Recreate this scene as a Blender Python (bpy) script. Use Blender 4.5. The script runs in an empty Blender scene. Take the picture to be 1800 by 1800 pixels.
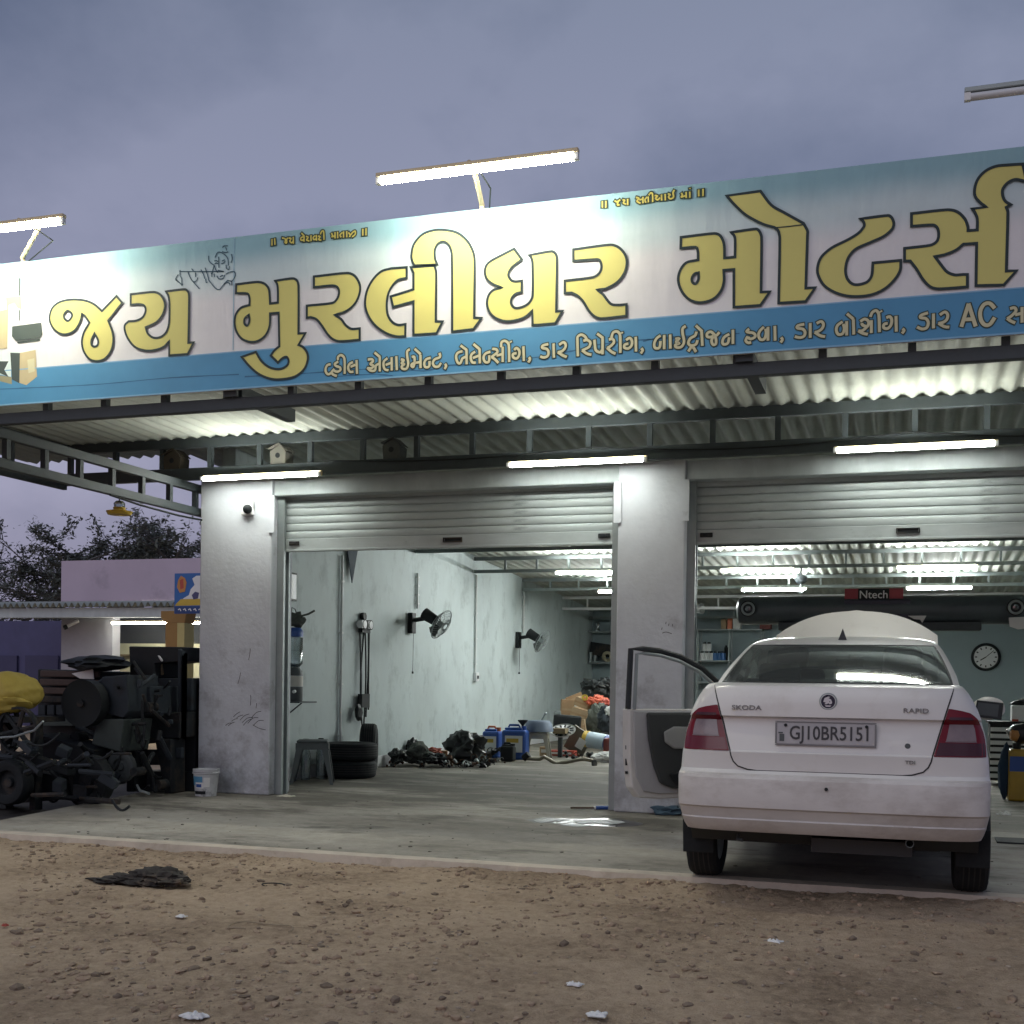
import bpy, bmesh, math, random
import numpy as np
from mathutils import Vector, Matrix, noise
from mathutils.geometry import tessellate_polygon
R = math.radians
random.seed(7)
S = bpy.context.scene
C = S.collection

# ---------------------------------------------------------------- camera
FPX, YAW, ROLL, PITCH, CYP, CAMH = 2119.4, .3148, .0140, -.0109, 1223.3, 1.1147
_c, _s = math.cos(YAW), math.sin(YAW)
_F = Vector((-_s, _c, 0)); _r = Vector((_c, _s, 0)); _u = Vector((0, 0, 1))
FWD = _F*math.cos(PITCH) + _u*math.sin(PITCH)
_u2 = -_F*math.sin(PITCH) + _u*math.cos(PITCH)
RGT = _r*math.cos(ROLL) + _u2*math.sin(ROLL)
UPV = -_r*math.sin(ROLL) + _u2*math.cos(ROLL)
cd = bpy.data.cameras.new('camera'); cam = bpy.data.objects.new('camera', cd); C.objects.link(cam)
cd.sensor_width = 36; cd.sensor_fit = 'HORIZONTAL'; cd.lens = FPX/1800*36
cd.shift_y = (CYP-900)/1800; cd.clip_start = .05; cd.clip_end = 2000
cam.matrix_world = Matrix(((RGT.x, UPV.x, -FWD.x, 0), (RGT.y, UPV.y, -FWD.y, 0), (RGT.z, UPV.z, -FWD.z, CAMH), (0, 0, 0, 1)))
S.camera = cam

def at(px, py, **k):
    """point of the place seen at a photograph pixel, on the plane X=, Y= or Z="""
    d = RGT*(px-900) + UPV*(CYP-py) + FWD*FPX
    (a, v), = k.items(); i = 'XYZ'.index(a); o = Vector((0, 0, CAMH))
    return o + d*((v-o[i])/d[i])

# ---------------------------------------------------------------- dusk sky and sun
SUN_EL, SUN_AZ = 1.5, 197      # last glow low behind the camera
w = bpy.data.worlds.new('World'); S.world = w; w.use_nodes = True
nt = w.node_tree; N = nt.nodes; L = nt.links; N.clear()
def nd(tree, t, **k):
    n = tree.nodes.new(t)
    for a, v in k.items(): setattr(n, a, v)
    return n
out = nd(nt, 'ShaderNodeOutputWorld'); bg = nd(nt, 'ShaderNodeBackground'); L.new(bg.outputs[0], out.inputs[0])
sky = nd(nt, 'ShaderNodeTexSky', sky_type='NISHITA', sun_disc=False, sun_elevation=R(SUN_EL), sun_rotation=R(SUN_AZ), air_density=1.2, dust_density=2.0, ozone_density=2.0)
tc = nd(nt, 'ShaderNodeTexCoord'); mp = nd(nt, 'ShaderNodeMapping'); mp.inputs['Scale'].default_value = (1.0, 1.0, 1.5)
nz = nd(nt, 'ShaderNodeTexNoise'); nz.inputs['Scale'].default_value = 2.1; nz.inputs['Detail'].default_value = 7; nz.inputs['Roughness'].default_value = .52
mp.inputs['Location'].default_value = (.35, .2, .1)
rp = nd(nt, 'ShaderNodeValToRGB'); rp.color_ramp.elements[0].position = .40; rp.color_ramp.elements[1].position = .60
rp.color_ramp.elements[0].color = (.085, .104, .168, 1); rp.color_ramp.elements[1].color = (.198, .218, .298, 1)
sep = nd(nt, 'ShaderNodeSeparateXYZ'); hr = nd(nt, 'ShaderNodeValToRGB')     # low clouds near the horizon are paler and more violet
hr.color_ramp.elements[0].position = .02; hr.color_ramp.elements[0].color = (1.42, 1.22, 1.30, 1)
hr.color_ramp.elements[1].position = .52; hr.color_ramp.elements[1].color = (.77, .78, .80, 1)
mul = nd(nt, 'ShaderNodeMix', data_type='RGBA', blend_type='MULTIPLY'); mul.inputs[0].default_value = 1
sk = nd(nt, 'ShaderNodeMix', data_type='RGBA', blend_type='ADD'); sk.inputs[0].default_value = 1
ss = nd(nt, 'ShaderNodeVectorMath', operation='SCALE'); ss.inputs['Scale'].default_value = .05
L.new(tc.outputs['Generated'], mp.inputs[0]); L.new(mp.outputs[0], nz.inputs['Vector']); L.new(nz.outputs['Fac'], rp.inputs[0])
L.new(tc.outputs['Generated'], sep.inputs[0]); L.new(sep.outputs['Z'], hr.inputs[0])
L.new(rp.outputs[0], mul.inputs[6]); L.new(hr.outputs[0], mul.inputs[7])
L.new(sky.outputs[0], ss.inputs[0]); L.new(mul.outputs[2], sk.inputs[6]); L.new(ss.outputs[0], sk.inputs[7])
L.new(sk.outputs[2], bg.inputs[0]); bg.inputs[1].default_value = .84
sl = bpy.data.lights.new('sun', 'SUN'); sl.energy = .40; sl.angle = R(50); sl.color = (.97, .97, 1.0)
so = bpy.data.objects.new('sun', sl); C.objects.link(so)
so.rotation_euler = (R(50), 0, R(-17))
S.view_settings.view_transform = 'Standard'; S.view_settings.look = 'None'; S.view_settings.exposure = .62; S.view_settings.gamma = 1
S.view_settings.use_curve_mapping = False
S.render.engine = 'CYCLES'; S.cycles.use_denoising = True; S.cycles.max_bounces = 7; S.cycles.diffuse_bounces = 4
S.cycles.glossy_bounces = 3; S.cycles.transmission_bounces = 5; S.cycles.transparent_max_bounces = 8
S.cycles.caustics_reflective = False; S.cycles.caustics_refractive = False; S.cycles.sample_clamp_indirect = 6

# ---------------------------------------------------------------- materials
MATS = {}
def mat(name, col, rough=.6, metal=0., var=.12, vscale=3., bump=0., bscale=30., spec=.5, col2=None, c2scale=1.5, c2lo=.5, c2hi=.7, stretch=None, coat=0., alpha=None, trans=0., rvar=.1):
    """plain surface: base colour with soft tone variation, optional second colour in patches (wear, stain) and fine relief"""
    m = bpy.data.materials.new(name); m.use_nodes = True; t = m.node_tree; b = t.nodes['Principled BSDF']; K = t.links
    g = nd(t, 'ShaderNodeTexCoord'); co = g.outputs['Object']
    if stretch:
        q = nd(t, 'ShaderNodeMapping'); q.inputs['Scale'].default_value = stretch; K.new(co, q.inputs[0]); co = q.outputs[0]
    n1 = nd(t, 'ShaderNodeTexNoise'); n1.inputs['Scale'].default_value = vscale; n1.inputs['Detail'].default_value = 6; n1.inputs['Roughness'].default_value = .65
    K.new(co, n1.inputs['Vector'])
    mr = nd(t, 'ShaderNodeMapRange'); mr.inputs[1].default_value = .25; mr.inputs[2].default_value = .75
    mr.inputs[3].default_value = 1-var; mr.inputs[4].default_value = 1+var; K.new(n1.outputs['Fac'], mr.inputs[0])
    mx = nd(t, 'ShaderNodeMix', data_type='RGBA', blend_type='MULTIPLY'); mx.inputs[0].default_value = 1
    mx.inputs[6].default_value = (*col, 1); K.new(mr.outputs[0], mx.inputs[7]); res = mx.outputs[2]
    if col2:
        n2 = nd(t, 'ShaderNodeTexNoise'); n2.inputs['Scale'].default_value = c2scale; n2.inputs['Detail'].default_value = 9; n2.inputs['Roughness'].default_value = .7
        K.new(co, n2.inputs['Vector'])
        r2 = nd(t, 'ShaderNodeMapRange'); r2.inputs[1].default_value = c2lo; r2.inputs[2].default_value = c2hi; K.new(n2.outputs['Fac'], r2.inputs[0])
        m2 = nd(t, 'ShaderNodeMix', data_type='RGBA'); K.new(r2.outputs[0], m2.inputs[0]); K.new(res, m2.inputs[6]); m2.inputs[7].default_value = (*col2, 1)
        res = m2.outputs[2]
    K.new(res, b.inputs['Base Color'])
    r3 = nd(t, 'ShaderNodeMapRange'); r3.inputs[3].default_value = max(.02, rough-rvar); r3.inputs[4].default_value = min(1, rough+rvar); K.new(n1.outputs['Fac'], r3.inputs[0])
    K.new(r3.outputs[0], b.inputs['Roughness'])
    b.inputs['Metallic'].default_value = metal; b.inputs['Specular IOR Level'].default_value = spec; b.inputs['Coat Weight'].default_value = coat
    if trans: b.inputs['Transmission Weight'].default_value = trans
    if alpha is not None: b.inputs['Alpha'].default_value = alpha
    if bump:
        n3 = nd(t, 'ShaderNodeTexNoise'); n3.inputs['Scale'].default_value = bscale; n3.inputs['Detail'].default_value = 5; K.new(co, n3.inputs['Vector'])
        bp = nd(t, 'ShaderNodeBump'); bp.inputs['Strength'].default_value = min(1, bump); bp.inputs['Distance'].default_value = .01
        K.new(n3.outputs['Fac'], bp.inputs['Height']); K.new(bp.outputs[0], b.inputs['Normal'])
    MATS[name] = m; return m
def emit(name, col, s):
    m = bpy.data.materials.new(name); m.use_nodes = True; b = m.node_tree.nodes['Principled BSDF']
    b.inputs['Base Color'].default_value = (.8, .8, .8, 1); b.inputs['Emission Color'].default_value = (*col, 1); b.inputs['Emission Strength'].default_value = s
    MATS[name] = m; return m
def glassy(name, tint, rough, clear):
    """a thin pane: part see-through with a tint, part mirror"""
    m = bpy.data.materials.new(name); m.use_nodes = True; t = m.node_tree; t.nodes.clear(); K = t.links
    o = nd(t, 'ShaderNodeOutputMaterial'); a = nd(t, 'ShaderNodeBsdfTransparent'); a.inputs[0].default_value = (*tint, 1)
    gl = nd(t, 'ShaderNodeBsdfGlossy'); gl.inputs['Roughness'].default_value = rough; gl.inputs[0].default_value = (.9, .95, .95, 1)
    df = nd(t, 'ShaderNodeBsdfDiffuse'); df.inputs[0].default_value = (.25, .27, .27, 1)
    fr = nd(t, 'ShaderNodeFresnel'); fr.inputs[0].default_value = 1.5
    d2 = nd(t, 'ShaderNodeMixShader'); d2.inputs[0].default_value = 1-clear; K.new(a.outputs[0], d2.inputs[1]); K.new(df.outputs[0], d2.inputs[2])
    mr = nd(t, 'ShaderNodeMapRange'); mr.inputs[3].default_value = .10; mr.inputs[4].default_value = 1; K.new(fr.outputs[0], mr.inputs[0])
    mx = nd(t, 'ShaderNodeMixShader'); K.new(mr.outputs[0], mx.inputs[0]); K.new(d2.outputs[0], mx.inputs[1]); K.new(gl.outputs[0], mx.inputs[2]); K.new(mx.outputs[0], o.inputs[0])
    MATS[name] = m; return m

PLASTER = mat('plaster', (.60, .63, .67), .85, var=.12, vscale=2.2, bump=.3, bscale=25, col2=(.20, .19, .20), c2scale=2.6, c2lo=.54, c2hi=.80)
def splash(m):
    # splashed oil and dirt get denser towards the floor
    t = m.node_tree; K = t.links; mr = [n for n in t.nodes if n.type == 'MAP_RANGE' and abs(n.inputs[1].default_value-.54) < 1e-3][0]; src = mr.inputs[0].links[0].from_socket
    g = nd(t, 'ShaderNodeTexCoord'); sp = nd(t, 'ShaderNodeSeparateXYZ'); K.new(g.outputs['Object'], sp.inputs[0]); r = nd(t, 'ShaderNodeMapRange'); r.inputs[1].default_value = 0; r.inputs[2].default_value = 1.9; r.inputs[3].default_value = .13; r.inputs[4].default_value = -.06; K.new(sp.outputs['Z'], r.inputs[0])
    a = nd(t, 'ShaderNodeMath', operation='ADD'); K.new(src, a.inputs[0]); K.new(r.outputs[0], a.inputs[1]); K.new(a.outputs[0], mr.inputs[0])
splash(PLASTER)
LINTEL = mat('cement', (.46, .51, .52), .9, var=.18, vscale=3, bump=.3, bscale=18, col2=(.55, .60, .60), c2scale=3, c2lo=.55, c2hi=.7, stretch=(1, 1, .5))
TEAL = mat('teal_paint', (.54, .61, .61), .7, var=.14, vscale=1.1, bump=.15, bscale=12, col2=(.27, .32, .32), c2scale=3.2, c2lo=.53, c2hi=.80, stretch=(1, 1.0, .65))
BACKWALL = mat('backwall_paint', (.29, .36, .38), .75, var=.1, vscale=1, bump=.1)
STEEL = mat('dark_steel', (.048, .060, .066), .6, .1, var=.2, vscale=6)
STEELM = mat('painted_steel', (.13, .15, .15), .6, .1, var=.2, vscale=5)
STEEL2 = mat('grey_steel', (.30, .34, .34), .5, .35, var=.15, vscale=5)
SHUT = mat('shutter_zinc', (.42, .47, .47), .5, .2, var=.16, vscale=2.5, stretch=(1, 1, 3), col2=(.16, .18, .18), c2scale=2.2, c2lo=.60, c2hi=.78)
SHEET = mat('cement_sheet', (.41, .43, .385), .85, var=.2, vscale=2.2, stretch=(1, .35, 1), bump=.15, col2=(.25, .26, .235), c2scale=2.0, c2lo=.5, c2hi=.75)
BLACK = mat('black_plastic', (.015, .018, .020), .6, spec=.3, var=.2)
RUBBER = mat('rubber', (.018, .021, .023), .8, spec=.25, var=.3, vscale=9, bump=.3, bscale=60)
CHROME = mat('chrome', (.62, .64, .66), .18, 1., var=.05)
WHITE = mat('white_paint', (.72, .73, .73), .45, var=.06)
PAPER = mat('paper', (.74, .74, .72), .8, var=.08)
CARD = mat('cardboard', (.33, .21, .115), .85, var=.15, vscale=6)
CARD2 = mat('cardboard_pale', (.38, .27, .16), .85, var=.15, vscale=6)
BLUEP = mat('blue_plastic', (.03, .09, .34), .4, var=.12)
REDP = mat('red_plastic', (.42, .07, .045), .5, var=.15)
YELP = mat('yellow_plastic', (.55, .38, .05), .5, var=.15)
GREYP = mat('grey_plastic', (.085, .098, .10), .55, var=.15, vscale=4)
ORANGE = mat('orange_plastic', (.55, .14, .06), .5)
CLOTHD = mat('dark_cloth', (.030, .030, .030), .95, var=.4, vscale=8)
CLOTHG = mat('olive_cloth', (.09, .10, .085), .95, var=.3, vscale=8)
CLOTHW = mat('white_cloth', (.70, .72, .70), .9, var=.08)
RUST = mat('rust', (.10, .055, .035), .85, .2, var=.35, vscale=7, bump=.3)
IRON = mat('dark_iron', (.026, .030, .033), .75, .1, spec=.2, var=.35, vscale=6, col2=(.075, .058, .045), c2scale=3, c2lo=.5, c2hi=.65)
DGREY = mat('grimy_blue_grey', (.034, .043, .052), .75, .0, spec=.25, var=.3, vscale=4, col2=(.03, .03, .03), c2scale=4, c2lo=.5, c2hi=.7)
WOOD = mat('wood', (.22, .17, .10), .8, var=.25, vscale=5, stretch=(1, 1, 8))

# ---------------------------------------------------------------- mesh builder
class MB:
    def __init__(s): s.v = []; s.f = []
    def add(s, vs, fs):
        o = len(s.v); s.v += [tuple(v) for v in vs]; s.f += [tuple(i+o for i in f) for f in fs]; return s
    def box(s, a, b):
        x0, y0, z0 = a; x1, y1, z1 = b
        return s.add([(x0,y0,z0),(x1,y0,z0),(x1,y1,z0),(x0,y1,z0),(x0,y0,z1),(x1,y0,z1),(x1,y1,z1),(x0,y1,z1)],
                     [(0,3,2,1),(4,5,6,7),(0,1,5,4),(1,2,6,5),(2,3,7,6),(3,0,4,7)])
    def obox(s, c, size, rot=(0,0,0)):
        from mathutils import Euler
        m = Euler(rot).to_matrix(); hx, hy, hz = [q/2 for q in size]; c = Vector(c)
        vs = [c+m@Vector(p) for p in ((-hx,-hy,-hz),(hx,-hy,-hz),(hx,hy,-hz),(-hx,hy,-hz),(-hx,-hy,hz),(hx,-hy,hz),(hx,hy,hz),(-hx,hy,hz))]
        return s.add(vs, [(0,3,2,1),(4,5,6,7),(0,1,5,4),(1,2,6,5),(2,3,7,6),(3,0,4,7)])
    def cyl(s, a, b, r, r2=None, seg=16, cap=True):
        a, b = Vector(a), Vector(b); r2 = r if r2 is None else r2
        d = (b-a).normalized(); t = Vector((0,0,1)) if abs(d.z) < .9 else Vector((1,0,0)); u = d.cross(t).normalized(); v = d.cross(u)
        vs = []; fs = []
        for i in range(seg):
            q = 2*math.pi*i/seg; e = u*math.cos(q)+v*math.sin(q); vs += [a+e*r, b+e*r2]
        for i in range(seg):
            j = (i+1) % seg; fs.append((2*i, 2*i+1, 2*j+1, 2*j))
        if cap: fs += [tuple(range(0, 2*seg, 2)), tuple(range(2*seg-1, 0, -2))]
        return s.add(vs, fs)
    def tube(s, pts, r, seg=8):
        pts = [Vector(p) for p in pts]; vs = []; fs = []; n = len(pts); pu = None
        for i, p in enumerate(pts):
            d = (pts[min(i+1, n-1)]-pts[max(i-1, 0)]).normalized()
            u = (pu - d*pu.dot(d)) if pu else d.cross(Vector((0,0,1)) if abs(d.z) < .9 else Vector((1,0,0)))
            u.normalize(); pu = u; v = d.cross(u); rr = r[i] if isinstance(r, (list, tuple)) else r
            for k in range(seg):
                q = 2*math.pi*k/seg; vs.append(p+(u*math.cos(q)+v*math.sin(q))*rr)
        for i in range(n-1):
            for k in range(seg):
                a, b = i*seg+k, i*seg+(k+1) % seg; fs.append((a, a+seg, b+seg, b))
        fs += [tuple(range(seg)), tuple(reversed(range((n-1)*seg, n*seg)))]
        return s.add(vs, fs)
    def lathe(s, prof, c=(0,0,0), ax='Z', seg=24, close=False):
        vs = []; fs = []; n = len(prof); c = Vector(c)
        for i in range(seg):
            q = 2*math.pi*i/seg
            for r, h in prof:
                p = {'Z': (r*math.cos(q), r*math.sin(q), h), 'X': (h, r*math.cos(q), r*math.sin(q)), 'Y': (r*math.sin(q), h, r*math.cos(q))}[ax]
                vs.append(c+Vector(p))
        m = n if close else n-1
        for i in range(seg):
            j = (i+1) % seg
            for k in range(m):
                l = (k+1) % n; fs.append((i*n+k, j*n+k, j*n+l, i*n+l))
        return s.add(vs, fs)
    def grid(s, rows):
        n = len(rows[0]); vs = [p for r in rows for p in r]
        return s.add(vs, [(i*n+j, i*n+j+1, (i+1)*n+j+1, (i+1)*n+j) for i in range(len(rows)-1) for j in range(n-1)])
    def prism(s, pts, d):
        """flat outline given extrusion vector d"""
        n = len(pts); P = [Vector(p) for p in pts]; d = Vector(d)
        tri = tessellate_polygon([P]); vs = P + [p+d for p in P]
        fs = [tuple(t) for t in tri] + [tuple(i+n for i in reversed(t)) for t in tri] + [(i, (i+1) % n, n+(i+1) % n, n+i) for i in range(n)]
        return s.add(vs, fs)
    def blob(s, c, rad, seed=0, amp=.35, sub=3, fr=1.6, flat=None):
        bm = bmesh.new(); bmesh.ops.create_icosphere(bm, subdivisions=sub, radius=1); c = Vector(c)
        vs = []
        for v in bm.verts:
            k = 1+amp*noise.noise(v.co*fr+Vector((seed*7.3, seed*1.7, 0)))+amp*.5*noise.noise(v.co*fr*3+Vector((seed, 9, 2)))
            p = Vector((v.co.x*rad[0]*k, v.co.y*rad[1]*k, v.co.z*rad[2]*k))
            q = c+p
            if flat is not None and q.z < flat: q.z = flat+.002*(q.z-flat)
            vs.append(q)
        fs = [tuple(v.index for v in f.verts) for f in bm.faces]; bm.free()
        return s.add(vs, fs)
    def data(s, name, m, off=(0,0,0), smooth=False, sharp=None):
        me = bpy.data.meshes.new(name); o = Vector(off)
        me.from_pydata([(v[0]-o.x, v[1]-o.y, v[2]-o.z) for v in s.v], [], s.f)
        me.materials.append(m)
        bm = bmesh.new(); bm.from_mesh(me); bmesh.ops.recalc_face_normals(bm, faces=bm.faces); bm.to_mesh(me); bm.free()
        if smooth:
            me.shade_smooth()
            me.set_sharp_from_angle(angle=R(sharp or 40))
        return me
WL = {}
def props(o, label=None, cat=None, group=None, kind=None):
    for k, v in (('label', label), ('category', cat), ('group', group), ('kind', kind)):
        if v: o[k] = v
    return o
def thing(name, label, cat, loc, group=None):
    o = bpy.data.objects.new(name, None); C.objects.link(o); o.location = loc; o.empty_display_size = .1; WL[o.name] = Vector(loc)
    return props(o, label, cat, group)
def part(name, mb, m, parent, smooth=False, bevel=0, label=None, sharp=None, kind=None):
    wl = WL[parent.name]; me = mb.data(name, m, wl, smooth, sharp); o = bpy.data.objects.new(name, me); C.objects.link(o); o.parent = parent; WL[o.name] = wl
    if bevel:
        b = o.modifiers.new('edge', 'BEVEL'); b.width = bevel; b.segments = 2; b.limit_method = 'ANGLE'
    if label: o['label'] = label
    if kind: o['kind'] = kind
    return o
def inst(name, me, parent, pos):
    """another piece sharing mesh data (mesh centred on its own origin)"""
    o = bpy.data.objects.new(name, me); C.objects.link(o); o.parent = parent; o.location = Vector(pos)-WL[parent.name]; WL[o.name] = Vector(pos); return o
def single(name, mb, m, label, cat, loc, group=None, smooth=False, bevel=0, sharp=None):
    me = mb.data(name, m, loc, smooth, sharp); o = bpy.data.objects.new(name, me); C.objects.link(o); o.location = loc; WL[o.name] = Vector(loc)
    if bevel:
        b = o.modifiers.new('edge', 'BEVEL'); b.width = bevel; b.segments = 2; b.limit_method = 'ANGLE'
    return props(o, label, cat, group)
def struct(name, mb, m, loc=(0,0,0), kind='structure', smooth=False):
    me = mb.data(name, m, loc, smooth); o = bpy.data.objects.new(name, me); C.objects.link(o); o.location = loc; WL[o.name] = Vector(loc); o['kind'] = kind; return o
def text_mb(s, size, font_w=1.0, ext=.002, off=0.):
    cu = bpy.data.curves.new('lettering', 'FONT'); cu.body = s; cu.size = size; cu.align_x = 'CENTER'; cu.align_y = 'CENTER'; cu.extrude = ext; cu.offset = off; cu.resolution_u = 3
    o = bpy.data.objects.new('lettering', cu); C.objects.link(o)
    me = bpy.data.meshes.new_from_object(o.evaluated_get(bpy.context.evaluated_depsgraph_get()))
    mb = MB(); mb.add([(v.co.x*font_w, -v.co.z, v.co.y) for v in me.vertices], [tuple(p.vertices) for p in me.polygons])   # stands upright, facing -Y
    bpy.data.objects.remove(o); bpy.data.curves.remove(cu); bpy.data.meshes.remove(me)
    return mb
def moved(mb, d, m=None):
    d = Vector(d); r = MB(); r.add([((m@Vector(v)) if m else Vector(v))+d for v in mb.v], mb.f); return r
# ================================================================ GROUND
def smooth_open(P):
    if len(P) < 3: return P
    o = []
    for i in range(len(P)-1):
        p0, p1, p2, p3 = [Vector(P[max(0, min(len(P)-1, i+k))]) for k in (-1, 0, 1, 2)]
        for j in range(4):
            t = j/4; o.append(.5*((2*p1)+(p2-p0)*t+(2*p0-5*p1+4*p2-p3)*t*t+(3*p1-p0-3*p2+p3)*t**3))
    o.append(Vector(P[-1])); return [(q[0], q[1]) for q in o]
YS, YF, YE = 7.063, 10.28, 7.50        # sign plane, facade plane, slab edge
def slab_z(y): return -.09*max(0., min(1., (9.9-y)/2.4))
def mkground():
    m = bpy.data.materials.new('dirt'); m.use_nodes = True; t = m.node_tree; b = t.nodes['Principled BSDF']; K = t.links
    g = nd(t, 'ShaderNodeTexCoord')
    def nz_(sc, det=6, ro=.6):
        n = nd(t, 'ShaderNodeTexNoise'); n.inputs['Scale'].default_value = sc; n.inputs['Detail'].default_value = det; n.inputs['Roughness'].default_value = ro; K.new(g.outputs['Object'], n.inputs['Vector']); return n
    n1 = nz_(1.1, 5); n2 = nz_(17, 9, .78); n3 = nz_(95, 5)
    r1 = nd(t, 'ShaderNodeValToRGB'); e = r1.color_ramp.elements
    e[0].position = .36; e[0].color = (.235, .172, .116, 1); e[1].position = .66; e[1].color = (.60, .47, .335, 1)
    x = e.new(.5); x.color = (.455, .345, .238, 1)
    ad = nd(t, 'ShaderNodeMath', operation='MULTIPLY_ADD'); ad.inputs[1].default_value = .55; K.new(n2.outputs['Fac'], ad.inputs[0])
    ml = nd(t, 'ShaderNodeMath', operation='MULTIPLY'); ml.inputs[1].default_value = .45; K.new(n1.outputs['Fac'], ml.inputs[0]); K.new(ml.outputs[0], ad.inputs[2])
    K.new(ad.outputs[0], r1.inputs[0]); K.new(r1.outputs[0], b.inputs['Base Color']); b.inputs['Roughness'].default_value = .95; b.inputs['Specular IOR Level'].default_value = .2
    s = nd(t, 'ShaderNodeMath', operation='ADD'); K.new(n2.outputs['Fac'], s.inputs[0]); K.new(n3.outputs['Fac'], s.inputs[1])
    bp = nd(t, 'ShaderNodeBump'); bp.inputs['Strength'].default_value = .9; bp.inputs['Distance'].default_value = .018; K.new(s.outputs[0], bp.inputs['Height']); K.new(bp.outputs[0], b.inputs['Normal'])
    return m
DIRT = mkground()
def dirt_z(x, y):
    p = Vector((x, y, 0))
    z = -.135 + .018*noise.noise(p*.7) + .016*noise.noise(p*2.3+Vector((5, 0, 0))) + .012*noise.noise(p*7) + .009*noise.noise(p*17) + .006*abs(noise.noise(p*36))
    z += .048*math.exp(-((y-(YE-.1))/.16)**2)*(.35+.5*noise.noise(Vector((x*1.3, 3, 1)))+.3*noise.noise(Vector((x*5, 3, 1))))   # loose soil heaped against the slab
    k = max(0, min(1, (YE+.02-y)/.02)) if y < YE+.02 else 0
    return z
xs = np.arange(-7.2, 2.2, .023); ys = np.arange(2.9, YE+.03, .021)
gm = MB(); gm.grid([[(x, y, dirt_z(x, y)) for x in xs] for y in ys])
struct('dirt_ground', gm, DIRT, smooth=True)
fg = MB()
fg.grid([[(x, y, -.17) for x in (-900, -60, -6.95, 1.95, 60, 900)] for y in (-900, -60, 2.95, 7.4, 60, 900)])
struct('ground', fg, DIRT)
# loose stones and clods
PEB = mat('pebble', (.32, .24, .17), .95, spec=.2, var=.45, vscale=14)
PEBP = mat('pebble_pale', (.36, .30, .235), .95, spec=.2, var=.35, vscale=14)
def pebbles(n, m, lo, hi, seed, near=False):
    rng = random.Random(seed); mb = MB(); bm = bmesh.new(); bmesh.ops.create_icosphere(bm, subdivisions=1, radius=1)
    base = [v.co.copy() for v in bm.verts]; fs = [tuple(v.index for v in f.verts) for f in bm.faces]; bm.free()
    for i in range(n):
        y = 3.2+(YE-3.25)*rng.random(); x = rng.uniform(-6.4, 1.9)*max(.45, y/YE)
        if near: y = YE-.04-abs(rng.gauss(0, .16)); x = rng.uniform(-6.4, 1.9)
        r = lo+(hi-lo)*rng.random()**6
        if noise.noise(Vector((x*1.1, y*1.1, 4.2))) < -.12 and rng.random() < .6: continue
        q = Matrix.Rotation(rng.random()*6.3, 3, 'Z'); sx, sy, sz = r*rng.uniform(.7, 1.5), r*rng.uniform(.7, 1.3), r*rng.uniform(.3, .75)
        z = dirt_z(x, y)+sz*.25
        mb.add([q@Vector((b.x*sx*rng.uniform(.75, 1.2), b.y*sy*rng.uniform(.75, 1.2), b.z*sz*rng.uniform(.75, 1.2)))+Vector((x, y, z)) for b in base], fs)
    return mb
struct('gravel', pebbles(10000, PEB, .0022, .027, 3), PEB, kind='stuff')
struct('pale_gravel', pebbles(3000, PEBP, .0025, .014, 4), PEBP, kind='stuff')
struct('dark_gravel', pebbles(1600, PEB, .006, .030, 23), mat('pebble_dark', (.20, .155, .115), .95, spec=.2, var=.4, vscale=14), kind='stuff')
struct('edge_gravel', pebbles(1100, PEB, .004, .022, 5, True), PEB, kind='stuff')

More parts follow.
